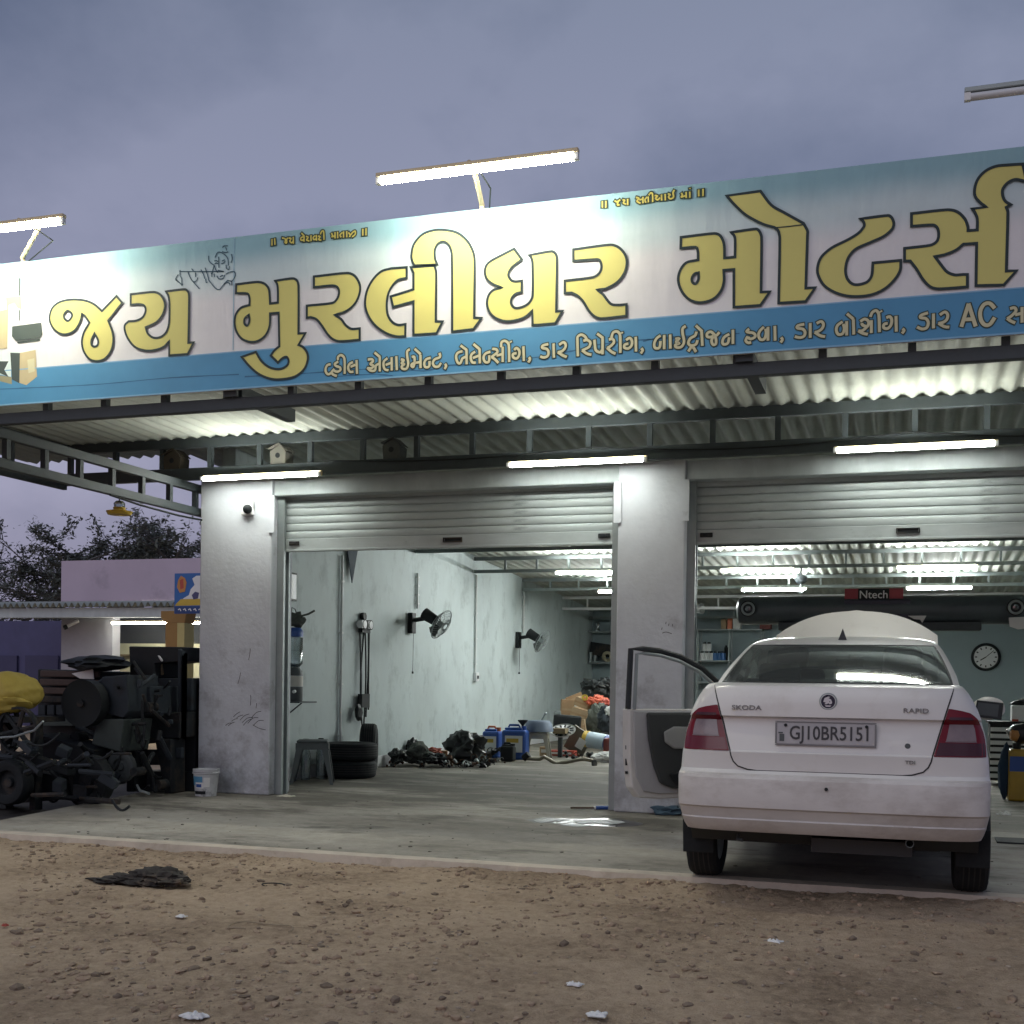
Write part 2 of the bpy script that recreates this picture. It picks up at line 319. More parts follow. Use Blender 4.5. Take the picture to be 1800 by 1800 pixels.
# ================================================================ SLAB
def mkslab():
    m = bpy.data.materials.new('concrete_slab'); m.use_nodes = True; t = m.node_tree; b = t.nodes['Principled BSDF']; K = t.links
    g = nd(t, 'ShaderNodeTexCoord')
    def nz_(sc, det=7, ro=.6, st=(1, 1, 1)):
        q = nd(t, 'ShaderNodeMapping'); q.inputs['Scale'].default_value = st; K.new(g.outputs['Object'], q.inputs[0])
        n = nd(t, 'ShaderNodeTexNoise'); n.inputs['Scale'].default_value = sc; n.inputs['Detail'].default_value = det; n.inputs['Roughness'].default_value = ro; K.new(q.outputs[0], n.inputs['Vector']); return n
    n1 = nz_(.8, 6, .6, (.55, 1, 1)); n2 = nz_(9, 10, .8); n4 = nz_(1.6, 9, .75, (.45, 1.2, 1))
    r1 = nd(t, 'ShaderNodeValToRGB'); e = r1.color_ramp.elements
    e[0].position = .32; e[0].color = (.19, .172, .142, 1); e[1].position = .66; e[1].color = (.41, .385, .33, 1)
    K.new(n1.outputs['Fac'], r1.inputs[0])
    mr = nd(t, 'ShaderNodeMapRange'); mr.inputs[1].default_value = .3; mr.inputs[2].default_value = .7; mr.inputs[3].default_value = .78; mr.inputs[4].default_value = 1.18; K.new(n2.outputs['Fac'], mr.inputs[0])
    mx = nd(t, 'ShaderNodeMix', data_type='RGBA', blend_type='MULTIPLY'); mx.inputs[0].default_value = 1; K.new(r1.outputs[0], mx.inputs[6]); K.new(mr.outputs[0], mx.inputs[7])
    r2 = nd(t, 'ShaderNodeMapRange'); r2.inputs[1].default_value = .485; r2.inputs[2].default_value = .62; r2.inputs[4].default_value = .8; sp_ = nd(t, 'ShaderNodeSeparateXYZ'); K.new(g.outputs['Object'], sp_.inputs[0]); ri = nd(t, 'ShaderNodeMapRange'); ri.inputs[1].default_value = 8.6; ri.inputs[2].default_value = 11; ri.inputs[3].default_value = -.03; ri.inputs[4].default_value = .10; K.new(sp_.outputs['Y'], ri.inputs[0]); ai = nd(t, 'ShaderNodeMath', operation='ADD'); K.new(n4.outputs['Fac'], ai.inputs[0]); K.new(ri.outputs[0], ai.inputs[1]); K.new(ai.outputs[0], r2.inputs[0])
    m2 = nd(t, 'ShaderNodeMix', data_type='RGBA'); K.new(r2.outputs[0], m2.inputs[0]); K.new(mx.outputs[2], m2.inputs[6]); m2.inputs[7].default_value = (.070, .062, .047, 1)
    K.new(m2.outputs[2], b.inputs['Base Color'])
    r3 = nd(t, 'ShaderNodeMapRange'); r3.inputs[3].default_value = .9; r3.inputs[4].default_value = .7; K.new(n4.outputs['Fac'], r3.inputs[0]); K.new(r3.outputs[0], b.inputs['Roughness'])
    bp = nd(t, 'ShaderNodeBump'); bp.inputs['Strength'].default_value = .35; bp.inputs['Distance'].default_value = .01; K.new(n2.outputs['Fac'], bp.inputs['Height']); K.new(bp.outputs[0], b.inputs['Normal'])
    return m
SLAB = mkslab()
sb = MB(); yy_ = [YE+.13, 8.1, 8.7, 9.3, 9.9, 25.6]
sb.grid([[(-7.02, YE+.13, -.3), (4.2, YE+.13, -.3)]]+[[(x, y, slab_z(y)) for x in (-7.02, 4.2)] for y in yy_]); sb.add([(-7.02, y, slab_z(y)) for y in yy_]+[(-7.02, 25.6, -.3), (-7.02, YE+.13, -.3)], [tuple(range(8))]); struct('concrete_slab', sb, SLAB)
KERB = mat('kerb_cement', (.53, .465, .38), .9, var=.2, vscale=5, bump=.4, bscale=30, col2=(.36, .295, .22), c2scale=4, c2lo=.55, c2hi=.75)
kb = MB(); n = 140
top = [[(-7.02+11.2*i/n, YE+.131-(.131+.018*noise.noise(Vector((i*.37, 0, 0)))+.012*noise.noise(Vector((i*1.9, 2, 0))))*k, .004-.002*k+slab_z(YE+.13)) for i in range(n+1)] for k in (0, .5, 1)]
bot = [[(p[0], p[1]-.02, -.25) for p in top[-1]]]
kb.grid(top+bot); struct('kerb', kb, KERB)

GRIT = mat('floor_grit', (.17, .155, .13), .9, var=.5, vscale=20)
rg_ = random.Random(12); q = MB(); bmq = bmesh.new(); bmesh.ops.create_icosphere(bmq, subdivisions=1, radius=1); bq_ = [v.co.copy() for v in bmq.verts]; fq_ = [tuple(v.index for v in f.verts) for f in bmq.faces]; bmq.free()
for k in range(800):
    x = rg_.uniform(-6.9, 2.0); y = 7.65+7.5*rg_.random()**1.6; r = .0025+.012*rg_.random()**6
    q.add([Vector((b.x*r*rg_.uniform(.7, 1.6)+x, b.y*r*rg_.uniform(.7, 1.5)+y, b.z*r*.5+slab_z(y)+r*.2)) for b in bq_], fq_)
struct('floor_grit', q, GRIT, kind='stuff')
# ================================================================ GARAGE BUILDING
gar = thing('garage_building', 'open fronted cement garage with two half raised shutters and corrugated canopy', 'garage', (-2, 16, 0))
XW = -6.45
p = MB(); p.box((-6.577, YF, .002), (-5.794, YF+.42, 3.05)); part('pillar', p, PLASTER, gar, bevel=.012)
p = MB(); p.box((-2.40, YF, .002), (-1.813, YF+.42, 3.05)); part('pillar', p, PLASTER, gar, bevel=.012)
p = MB(); p.box((1.58, YF, .002), (2.2, YF+.42, 3.05)); part('pillar', p, PLASTER, gar, bevel=.012)
# plinth roughness at pillar bases + faint scribbles on the plaster
INK = mat('pencil_mark', (.05, .05, .06), .9)
sc = MB()
def rib(mb, pts, w_, nrm=(0, -1, 0), taper=False):
    P = [Vector(q) for q in pts]; nn = Vector(nrm); n_ = len(P); a = []; b_ = []
    for i, q in enumerate(P):
        d = (P[min(i+1, n_-1)]-P[max(i-1, 0)])
        if d.length < 1e-9: d = Vector((1, 0, 0))
        sd = d.normalized().cross(nn); ww = (w_[i] if isinstance(w_, (list, tuple)) else w_)/2
        a.append(q+sd*ww); b_.append(q-sd*ww)
    mb.grid([a, b_]); return mb
def onface(px, py, Y=YF-.003): return at(px, py, Y=Y)
rs_ = random.Random(8); strokes = [[(1163,1107),(1164,1103)], [(1170,1097),(1171,1093)], [(1175,1100),(1176,1096)], [(1182,1101),(1182,1097)], [(1164,1113),(1171,1111),(1181,1114)], [(440,1240),(441,1228),(440,1222)], [(437,1160),(439,1150),(440,1140)], [(418,1202),(421,1192),(423,1182)], [(450,1245),(451,1236)]]
for k in range(11): x0, y0 = 398+k*4.6+rs_.uniform(-3, 3), 1268+rs_.uniform(-8, 8); l_ = rs_.uniform(9, 20); strokes.append([(x0, y0), (x0+l_*.5, y0-l_*.45+rs_.uniform(-2, 2)), (x0+l_, y0-l_*rs_.uniform(.4, .8))])
strokes.append([(444,1274),(455,1280),(467,1283)])
for st in strokes:
    rib(sc, [onface(*q) for q in smooth_open(st)] if len(st) > 2 else [onface(*q) for q in st], .0055)
part('wall_scribble', sc, INK, gar, kind='stuff')
p = MB(); p.box((-5.79, YF+.03, 2.876), (-2.404, YF+.40, 3.04)); part('lintel', p, LINTEL, gar, bevel=.01)
p = MB(); p.box((-1.809, YF+.03, 2.876), (1.576, YF+.40, 3.04)); part('lintel', p, LINTEL, gar, bevel=.01)
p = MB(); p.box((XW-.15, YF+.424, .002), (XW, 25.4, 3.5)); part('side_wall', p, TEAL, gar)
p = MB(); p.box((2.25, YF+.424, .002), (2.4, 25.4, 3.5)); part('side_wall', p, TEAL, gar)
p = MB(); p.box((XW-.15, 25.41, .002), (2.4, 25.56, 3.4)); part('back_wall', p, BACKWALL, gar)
p = MB(); p.box((XW+.002, YF+.45, .002), (XW+.025, 25.3, .15)); part('skirting', p, WHITE, gar)
# shutters: slats, bottom bar, guides
slat = MB(); prof = [(0, 0), (-.007, .006), (-.011, .020), (-.011, .054), (-.006, .068), (.003, .074)]
slat.grid([[(x, y, z) for x in (-1.66, 1.66)] for y, z in prof]+[[(x, y+.004, z) for x in (-1.66, 1.66)] for y, z in reversed(prof)])
slat_me = slat.data('slat', SHUT, smooth=True, sharp=30)
for x0, x1, zb in ((-5.794, -2.40, 2.352), (-1.813, 1.58, 2.335)):
    xc = (x0+x1)/2; rs = MB(); rs.box((x0+.03, YF+.165, zb), (x1-.03, YF+.20, zb+.125))
    rs.box((x0+.03, YF+.145, zb), (x1-.03, YF+.163, zb+.022)); sh = part('roller_shutter', rs, SHUT, gar, bevel=.004)
    WLs = WL[sh.name]
    for k in range(6): inst('slat', slat_me, sh, (xc, YF+.19, zb+.126+.0745*k))
    hb = MB(); hb.cyl((x0+.03, YF+.34, 2.80), (x1-.03, YF+.34, 2.80), .115, seg=20); part('shutter_roll', hb, SHUT, sh, smooth=True)
    for hx in (x0+.16, x1-.16):
        q = MB(); q.box((hx-.055, YF+.150, zb+.06), (hx+.055, YF+.164, zb+.10)); q.box((hx-.03, YF+.132, zb+.065), (hx+.02, YF+.149, zb+.095)); part('lock', q, IRON, sh, bevel=.006)
    q = MB(); hx = xc+(.10 if x0 < -3 else .12); q.box((hx-.085, YF+.148, zb+.055), (hx+.085, YF+.164, zb+.063)); q.box((hx-.085, YF+.148, zb+.09), (hx+.085, YF+.164, zb+.098))
    q.box((hx-.093, YF+.146, zb+.055), (hx-.086, YF+.164, zb+.098)); q.box((hx+.086, YF+.146, zb+.055), (hx+.093, YF+.164, zb+.098)); part('handle', q, IRON, sh)
    q = MB(); q.box((hx-.08, YF+.158, zb+.0635), (hx+.08, YF+.1645, zb+.0895)); part('handle_slot', q, BLACK, sh)
    for gx, sgn in ((x0, 1), (x1, -1)):
        q = MB(); a, b_ = sorted((gx+.002*sgn, gx+.075*sgn)); q.box((a, YF+.11, .002), (b_, YF+.145, 2.874)); q.box((a, YF+.215, .002), (b_, YF+.24, 2.874))
        c1, c2 = sorted((gx+.002*sgn, gx+.016*sgn)); q.box((c1, YF+.146, .002), (c2, YF+.214, 2.874)); part('guide_rail', q, STEEL2, gar)
        q = MB(); a, b_ = sorted((gx-.03*sgn, gx+.035*sgn)); q.box((a, YF-.016, 2.52), (b_, YF+.10 if False else YF-.004, 2.874)); part('rail_bracket', q, PLASTER, gar)
# roof sheets (each sheet its own piece), pitch .146, overlapping one wave
def roof_z(y): return 3.462 if y < 10.3 else 3.462-.048*(y-10.3)
def sheet_me(name, y0, y1, ny):
    mb = MB(); wv = 8; xs_ = [i*.146/8 for i in range(wv*7+9)]
    rows = []
    for j in range(ny+1):
        y = y0+(y1-y0)*j/ny
        rows.append([(x-.55, y-y0, roof_z(y)-roof_z(y0)+.021*math.sin(2*math.pi*x/.146)+(.006 if i > wv*7 else 0)) for i, x in enumerate(xs_)])
    mb.grid(rows); n_ = len(mb.v); mb.grid([[(x, y, z+.007) for x, y, z in r] for r in rows])
    return mb.data(name, SHEET, smooth=True, sharp=60)
cs = sheet_me('roof_sheet', 7.20, 10.9, 2); i1 = sheet_me('roof_sheet', 10.7, 18.4, 2); i2 = sheet_me('roof_sheet', 18.2, 25.6, 2)
for k in range(-2, 10):
    x = -6.55+.146*7*k
    inst('roof_sheet', cs, gar, (x, 7.20, 3.474+.0012*(k % 2)))
    if k >= -0:
        inst('roof_sheet', i1, gar, (x, 10.7, roof_z(10.7)+.004+.0012*(k % 2))); inst('roof_sheet', i2, gar, (x, 18.2, roof_z(18.2)-.006+.0012*(k % 2)))
# trusses: two chords and uprights, every upright a piece
def truss(name, a, b, zb, hb, zt, ht, th, ups, m, uw=.045):
    """a,b = plan end points; chords as boxes along the line"""
    a = Vector((*a, 0)); b = Vector((*b, 0)); d = (b-a).normalized(); n_ = Vector((-d.y, d.x, 0)); L_ = (b-a).length
    def bar(z0, z1):
        q = MB(); vs = [a+n_*s_*th/2+Vector((0, 0, z)) for z in (z0, z1) for s_ in (-1, 1)]+[b+n_*s_*th/2+Vector((0, 0, z)) for z in (z0, z1) for s_ in (-1, 1)]
        q.add(vs, [(0, 1, 3, 2), (4, 6, 7, 5), (0, 4, 5, 1), (2, 3, 7, 6), (0, 2, 6, 4), (1, 5, 7, 3)]); return q
    t = part(name, bar(zb, zb+hb), m, gar, bevel=.004)
    part('top_chord', bar(zt-ht, zt), m, t, bevel=.004)
    um = MB(); hz = (zt-ht-zb-hb)
    ang = math.atan2(d.y, d.x)
    um.obox((0, 0, hz/2), (uw, th*.8, hz-.002), (0, 0, ang)); ume = um.data('upright', m)
    for u in ups:
        q = a+d*(u*L_); inst('upright', ume, t, (q.x, q.y, zb+hb+.001))
    return t
xa = -6.577
fx = [-6.33+.4875*k for k in range(-3, 18)]
truss('front_truss', (-8.1, 7.16), (2.4, 7.16), 2.925, .078, 3.44, .07, .06, [(x+8.1)/10.5 for x in fx], STEEL)
bx_ = [-6.42+.5385*k for k in range(-3, 17)]
truss('facade_truss', (-8.1, 10.2), (2.4, 10.2), 3.04, .115, 3.445, .095, .06, [(x+8.1)/10.5 for x in bx_], STEEL)
truss('end_truss', (-8.07, 7.2), (-8.07, 10.16), 2.99, .07, 3.44, .07, .05, [.1+.16*k for k in range(6)], STEEL)
truss('side_truss', (-6.64, 7.1), (-6.64, 10.5), 2.71, .075, 3.015, .075, .06, [.04+.128*k for k in range(8)], STEEL)
for (yy, zb, m, hh) in ((12.9, 2.98, STEEL, .24), (15.4, 2.88, STEEL, .22), (17.79, 2.822, STEEL2, .23), (20.3, 2.735, STEEL2, .22), (22.9, 2.56, WHITE, .26), (25.0, 2.5, STEEL2, .22)):
    zt = roof_z(yy)-.03; ups = [k/17 for k in range(1, 17)]
    truss('roof_truss', (XW+.01, yy), (2.24, yy), zb, .05, zt, .055, .05, ups, m if yy > 20 else (STEELM if yy < 18 else STEEL2), .03)
for x in (-4.33, -.92):       # rafters running back from the front truss
    q = MB(); q.box((x-.035, 7.2, 3.01), (x+.035, 7.95, 3.10)); q.box((x-.05, 7.10, 3.004), (x+.05, 7.128, 3.16)); part('rafter', q, STEEL, gar)

# ================================================================ SIGN
def grad_sign():
    m = bpy.data.materials.new('sign_print'); m.use_nodes = True; t = m.node_tree; b = t.nodes['Principled BSDF']; K = t.links
    g = nd(t, 'ShaderNodeTexCoord'); sp = nd(t, 'ShaderNodeSeparateXYZ'); K.new(g.outputs['Object'], sp.inputs[0])
    n = nd(t, 'ShaderNodeTexNoise'); n.inputs['Scale'].default_value = 1.3; n.inputs['Detail'].default_value = 4; K.new(g.outputs['Object'], n.inputs['Vector'])
    ad = nd(t, 'ShaderNodeMath', operation='MULTIPLY_ADD'); ad.inputs[1].default_value = .10; K.new(n.outputs['Fac'], ad.inputs[0]); K.new(sp.outputs['Z'], ad.inputs[2])
    r = nd(t, 'ShaderNodeValToRGB'); e = r.color_ramp.elements; r.color_ramp.interpolation = 'EASE'
    e[0].position = .62; e[0].color = (.70, .69, .70, 1); e[1].position = 1.0; e[1].color = (.26, .44, .50, 1); x = e.new(.80); x.color = (.54, .645, .665, 1)
    K.new(ad.outputs[0], r.inputs[0])
    n2 = nd(t, 'ShaderNodeTexNoise'); n2.inputs['Scale'].default_value = 2.5; n2.inputs['Detail'].default_value = 8; n2.inputs['Roughness'].default_value = .7; K.new(g.outputs['Object'], n2.inputs['Vector'])
    mr = nd(t, 'ShaderNodeMapRange'); mr.inputs[1].default_value = .3; mr.inputs[2].default_value = .7; mr.inputs[3].default_value = .93; mr.inputs[4].default_value = 1.05; K.new(n2.outputs['Fac'], mr.inputs[0])
    mx = nd(t, 'ShaderNodeMix', data_type='RGBA', blend_type='MULTIPLY'); mx.inputs[0].default_value = 1; K.new(r.outputs[0], mx.inputs[6]); K.new(mr.outputs[0], mx.inputs[7])
    K.new(mx.outputs[2], b.inputs['Base Color']); b.inputs['Roughness'].default_value = .62; b.inputs['Specular IOR Level'].default_value = .3
    q = nd(t, 'ShaderNodeMapping'); q.inputs['Scale'].default_value = (3.5, 1, .8); q.inputs['Rotation'].default_value = (0, .5, 0); K.new(g.outputs['Object'], q.inputs[0]); n5 = nd(t, 'ShaderNodeTexNoise'); n5.inputs['Scale'].default_value = 1.6; n5.inputs['Detail'].default_value = 3; K.new(q.outputs[0], n5.inputs['Vector'])
    bp = nd(t, 'ShaderNodeBump'); bp.inputs['Strength'].default_value = .5; bp.inputs['Distance'].default_value = .03; K.new(n5.outputs['Fac'], bp.inputs['Height']); K.new(bp.outputs[0], b.inputs['Normal'])
    return m
ZB, ZT = 3.043, 4.049
sign = thing('shop_sign', 'long blue and white banner sign with big gold lettering above the canopy edge', 'sign', (-2.1, YS, ZB))
p = MB(); p.box((-8.1, YS, ZB), (2.45, YS+.035, ZT)); part('panel', p, grad_sign(), sign)
p = MB()
for k in range(21): x = -8.08+.52*k; p.box((x-.015, YS+.036, ZB+.01), (x+.015, YS+.066, ZT-.01))
p.box((-8.1, YS+.067, ZT-.05), (2.45, YS+.095, ZT-.012)); part('back_frame', p, STEEL, sign)
BAND = mat('sign_blue', (.085, .27, .46), .6, var=.10, vscale=2, spec=.3)
p = MB(); zb0 = at(300, 633, Y=YS).z; p.box((-8.1, YS-.003, ZB-.001), (2.45, YS-.0008, 3.29)); part('blue_band', p, BAND, sign)
p = MB(); p.box((-8.1, YS-.0038, 3.283), (2.45, YS-.0012, 3.291)); p.box((-8.1, YS-.004, ZB-.004), (2.45, YS-.0012, ZB+.006)); part('band_edge', p, mat('sign_edge', (.20, .40, .58), .6), sign)
GOLD = mat('sign_gold', (.61, .56, .185), .6, var=.04, vscale=3, spec=.3)
INKB = mat('sign_outline', (.022, .038, .042), .6, spec=.3)
CRE = mat('sign_cream', (.58, .55, .36), .6, spec=.3)
def catmull(toks):
    """closed outline from 'x,y' tokens; '!' marks a corner"""
    P = [(tuple(float(q) for q in t.rstrip('!').split(',')), t.endswith('!')) for t in toks.split()]
    n = len(P); o = []
    for i in range(n):
        p1, c1 = P[i]; p2, c2 = P[(i+1) % n]; p0 = P[i-1][0] if not c1 else None; p3 = P[(i+2) % n][0] if not c2 else None
        p1v, p2v = Vector(p1), Vector(p2); L_ = (p2v-p1v).length
        m1 = ((p2v-Vector(p0))*.5) if p0 else (p2v-p1v)*1.0; m2 = ((Vector(p3)-p1v)*.5) if p3 else (p2v-p1v)*1.0
        if m1.length > 1e-6: m1 = m1.normalized()*min(L_, m1.length*1.0)
        if m2.length > 1e-6: m2 = m2.normalized()*min(L_, m2.length*1.0)
        k = 1 if (c1 and c2) else 5
        for j in range(k):
            t = j/k; a = 2*t**3-3*t**2+1; b_ = t**3-2*t**2+t; c_ = -2*t**3+3*t**2; d_ = t**3-t**2
            q = p1v*a+m1*b_+p2v*c_+m2*d_; o.append((q.x, q.y))
    return o
def closed_rib(mb, P, w_):
    n = len(P); inn = []; ou = []
    for i in range(n):
        a, b_, c_ = P[i-1], P[i], P[(i+1) % n]; d1 = (b_-a); d2 = (c_-b_)
        if d1.length < 1e-7 or d2.length < 1e-7: d1 = d2 = (c_-a)
        n1 = Vector((-d1.z, 0, d1.x)).normalized(); n2 = Vector((-d2.z, 0, d2.x)).normalized(); m_ = (n1+n2)
        m_ = m_.normalized() if m_.length > 1e-4 else n1
        k = min(1.8, 1/max(.4, m_.dot(n1))); inn.append(b_+m_*w_/2*k); ou.append(b_-m_*w_/2*k)
    mb.grid([inn+[inn[0]], ou+[ou[0]]])
def letter(origin, sc_, outline, holes=(), name='letter', extra=()):
    loops = []
    for o in (outline, *holes):
        loops.append([at(origin[0]+x/sc_, origin[1]+y/sc_, Y=YS-.005) for x, y in catmull(o)])
    tri = tessellate_polygon(loops); flat = [q for l in loops for q in l]
    mb = MB(); mb.add(flat, [tuple(t) for t in tri]); lt = part(name, mb, GOLD, sign)
    ob = MB()
    for l in loops: closed_rib(ob, [Vector((q.x, YS-.007, q.z)) for q in l], .0155)
    for e in extra: rib(ob, [at(origin[0]+x/sc_, origin[1]+y/sc_, Y=YS-.0075) for x, y in e], .006)
    part('outline', ob, INKB, lt)
A_, B_, C_, D_, E_ = ((0, 360), 4), ((400, 300), 4), ((800, 300), 4), ((1150, 250), 1800/350), ((1400, 200), 4.5)
letter(*A_, "820,642! 860,690! 762,815! 790,890 797,960 780,1030 735,1085 680,1100 630,1085 590,1030 577,965 590,900 630,830! 600,785 577,768! 565,820 530,880 480,908 430,908 385,880 355,830 350,785 370,725 420,685 490,668 560,668 620,680 670,705 718,748!",
       ("475,745 505,765 505,790 480,817 455,800 452,770", "665,905! 690,950 688,985 665,998 645,985 645,950"))
letter(*A_, "920,630! 1080,614 1125,630 1155,675 1160,720 1140,780 1095,830 1025,862! 1040,905 1080,935 1130,930 1170,895 1190,830 1192,700 1185,640 1168,610! 1300,595 1325,615 1330,660 1325,970! 1362,968! 1320,1050! 1190,1060! 1190,960! 1150,1000 1090,1022 1020,1025 950,1000 900,940 878,880 880,845 905,820! 960,815 1005,790 1025,745 1015,710 980,700 920,703!")
letter(*B_, "62,800! 210,783 260,795 290,830 297,880 300,935! 355,928! 355,850 350,800 335,775! 460,758 490,775 500,815 500,1145! 548,1143! 500,1225! 530,1240 560,1280 565,1330 540,1395 480,1445 400,1465 310,1465 220,1430 150,1370 100,1310! 200,1275! 240,1340 300,1385 370,1395 420,1370 430,1335 415,1310 385,1320 355,1350! 305,1300! 330,1265 365,1235! 360,1000! 300,1005! 297,1090 270,1155 220,1195 165,1205 105,1185 65,1135 50,1070 60,1010 95,965 155,945! 155,895 140,865 60,862!",
       ("150,1015! 155,1050 148,1080 135,1090 120,1075 120,1045 135,1025",))
letter(*B_, "608,745! 840,720 895,740 930,800 930,860 900,930 840,985 755,1015! 800,1045 830,1085 870,1112 930,1110! 930,1190! 790,1200 740,1185 700,1145 660,1085 625,1045 585,1030! 558,1035! 558,950! 740,930 775,895 785,850 770,818 735,808 608,820!")
letter(*B_, "1260,680! 1260,755! 1200,770 1160,810 1130,870 1120,950 1130,1020 1160,1065 1200,1085 1252,1080! 1250,1165! 1180,1165 1110,1140 1040,1090 990,1020 968,940 980,850 1020,770 1080,710 1150,688!")
letter(*B_, "1290,680! 1455,668! 1468,720 1465,1060! 1512,1062! 1470,1145! 1308,1155! 1308,920! 1165,960! 1148,885! 1308,835! 1308,720!")
letter(*B_, "1315,668! 1300,640 1293,600 1310,520 1370,450 1450,420 1530,418 1620,440 1690,500 1730,580 1738,650 1735,1035! 1785,1037! 1730,1115! 1580,1133! 1578,600 1560,530 1520,500 1480,515 1458,560 1460,620 1475,660!")
letter(*C_, "415,550! 470,625! 400,680 375,730 395,770 425,780 470,775! 468,855! 430,865 400,895 395,935 420,965 470,960 520,930 545,880 545,650 535,610 522,595! 680,568 710,590 717,630 712,990! 755,988! 705,1075! 545,1088! 543,985! 500,1025 440,1050 360,1060 290,1040 245,1000 225,940 235,880 270,840 330,823! 270,800 225,765 210,710 225,660 270,625")
letter(*C_, "832,555! 1090,522 1150,540 1195,590 1208,650 1190,720 1140,785 1060,830 1000,838! 1040,870 1070,910 1100,940 1150,945 1205,940! 1205,1022! 1030,1040 980,1025 940,985 900,920 860,880 820,860! 772,862! 772,775! 970,750 1015,720 1030,675 1015,630 980,625 832,635!")
letter(*D_, "242,860! 540,825 590,840 620,885 633,940 635,1048! 730,1038! 732,900 725,850 695,815! 920,785 950,805 970,860 965,1355! 1045,1352! 960,1475! 720,1492! 720,1150! 628,1158! 630,1260 600,1350 530,1420 420,1450 320,1425 250,1350 217,1250 235,1160 290,1090 397,1065! 395,990 375,950 240,960!",
       ("400,1180! 400,1240 375,1280 345,1265 342,1225 365,1190",))
letter(*D_, "655,485! 960,442! 1060,570 1180,640 1350,735! 1385,800 1385,840 1370,1320! 1455,1315! 1370,1440! 1125,1455! 1135,870 1120,800 1085,770! 980,740 830,660 730,570", extra=([(1095, 772), (1220, 760), (1345, 745)],))
letter(*E_, "505,832! 725,805 755,825 770,870 755,915 690,970 580,1020 470,1070 410,1140 388,1230 400,1300 440,1345 490,1352 560,1330 595,1280 605,1180! 825,1160! 820,1240 770,1320 690,1390 580,1435 440,1445 320,1420 220,1360 170,1270 170,1200 200,1130 280,1060 400,1000 490,945 535,890 530,855")
letter(*E_, "910,790! 1190,760 1270,775 1330,830 1355,890 1357,925! 1430,920! 1430,830 1410,780 1390,752! 1500,738! 1450,700 1412,650 1412,580 1440,510 1500,450 1580,415 1680,405 1790,398! 1820,540! 1740,520 1680,540 1635,590 1630,640 1650,690 1695,720! 1660,740! 1672,780 1660,1245! 1740,1242! 1640,1355! 1420,1360! 1425,1025! 1320,1032! 1260,1080 1170,1115 1095,1130! 1140,1190 1190,1250 1250,1275 1310,1272! 1352,1272! 1352,1370! 1130,1385 1060,1370 1000,1310 950,1230 900,1165! 855,1165! 855,1065! 1060,1040 1110,1010 1125,960 1115,905 1080,880 910,890!")
# smaller lettering as brush strokes, one part per word
T1, T2, T3, T4, T5, S1, S2 = ((560,580),6), ((780,560),6), ((1000,540),6), ((1250,520),6), ((1500,510),6), ((465,385),9), ((1045,315),1800/210)
NSTR = [0]
def word(reg, strokes, w_=.0158, edge=.0135, mt=None):
    (ox, oy), sc_ = reg; a = MB(); b_ = MB()
    for st in strokes:
        NSTR[0] += 1; dz = .00012*(NSTR[0] % 9)
        P = smooth_open(st)
        def tip(P, e):     # lengthen both ends a little
            P = [Vector(q) for q in P]; d0 = (P[0]-P[1]); d1 = (P[-1]-P[-2])
            return [P[0]+(d0.normalized()*e if d0.length else d0)]+P+[P[-1]+(d1.normalized()*e if d1.length else d1)]
        W = [at(ox+q[0]/sc_, oy+q[1]/sc_, Y=YS-.0068-dz) for q in tip(P, 3*sc_/6)]; rib(a, W, w_)
        W = [at(ox+q[0]/sc_, oy+q[1]/sc_, Y=YS-.0048-dz) for q in tip(P, 9*sc_/6*edge/.011)]; rib(b_, W, w_+edge)
    o = part('lettering', a, mt or CRE, sign, kind='stuff'); part('outline', b_, INKG, o, kind='stuff')
INKG = mat('sign_olive_outline', (.035, .06, .045), .6, spec=.3)
word(T1, [[(125,362),(92,372),(74,410),(80,450),(108,468),(145,440)], [(205,335),(170,358),(185,380),(225,395),(228,425),(195,440),(165,430)], [(165,415),(140,440),(150,468),(190,485)], [(205,315),(205,285),(235,265),(265,285),(275,330),(275,460)],
          [(360,340),(325,360),(312,400),(330,440),(365,440)], [(340,388),(385,368)], [(400,320),(405,460)]])
word(T1, [[(522,312),(560,308),(575,330),(545,358),(580,378),(560,402),(515,402)], [(515,402),(550,430),(595,425),(605,375),(640,355)], [(645,285),(645,435)], [(592,240),(645,283)], [(725,300),(690,330),(685,375),(700,415),(735,425)], [(710,368),(760,348)], [(770,290),(772,425)], [(820,280),(825,420)],
          [(870,310),(900,320),(875,350),(905,360),(875,385),(890,410),(930,405),(945,350),(935,280),(935,225),(960,205)], [(985,285),(1010,285),(1012,340),(1000,390),(980,380),(990,355),(1060,340)], [(1075,265),(1075,400)], [(1015,200),(1075,255)],
          [(1180,295),(1135,310),(1115,350),(1125,390),(1165,385),(1170,330)], [(1275,245),(1280,285),(1225,310),(1205,350),(1225,385),(1265,385),(1290,350)], [(1335,360),(1345,380),(1330,410)]])
word(T2, [[(195,345),(150,360),(130,400),(145,460),(175,470),(195,420)], [(195,420),(235,400)], [(240,330),(242,480)], [(180,285),(240,330)], [(330,350),(295,375),(285,415),(300,460),(335,465)], [(310,415),(370,390)], [(378,320),(380,470)], [(315,270),(375,320)], [(490,350),(440,370),(420,410),(435,455),(475,455),(480,390)],
          [(515,320),(555,325),(565,355),(530,385),(505,405)], [(505,405),(540,430),(575,465)], [(560,390),(615,375)], [(622,300),(622,455)], [(605,300),(610,250),(645,235),(680,260),(688,310),(690,455)], [(705,240),(708,250)], [(745,330),(765,310),(795,335),(795,385),(770,420),(735,410),(730,375),(765,365)], [(840,295),(845,445)], [(900,410),(910,430),(893,460)]])
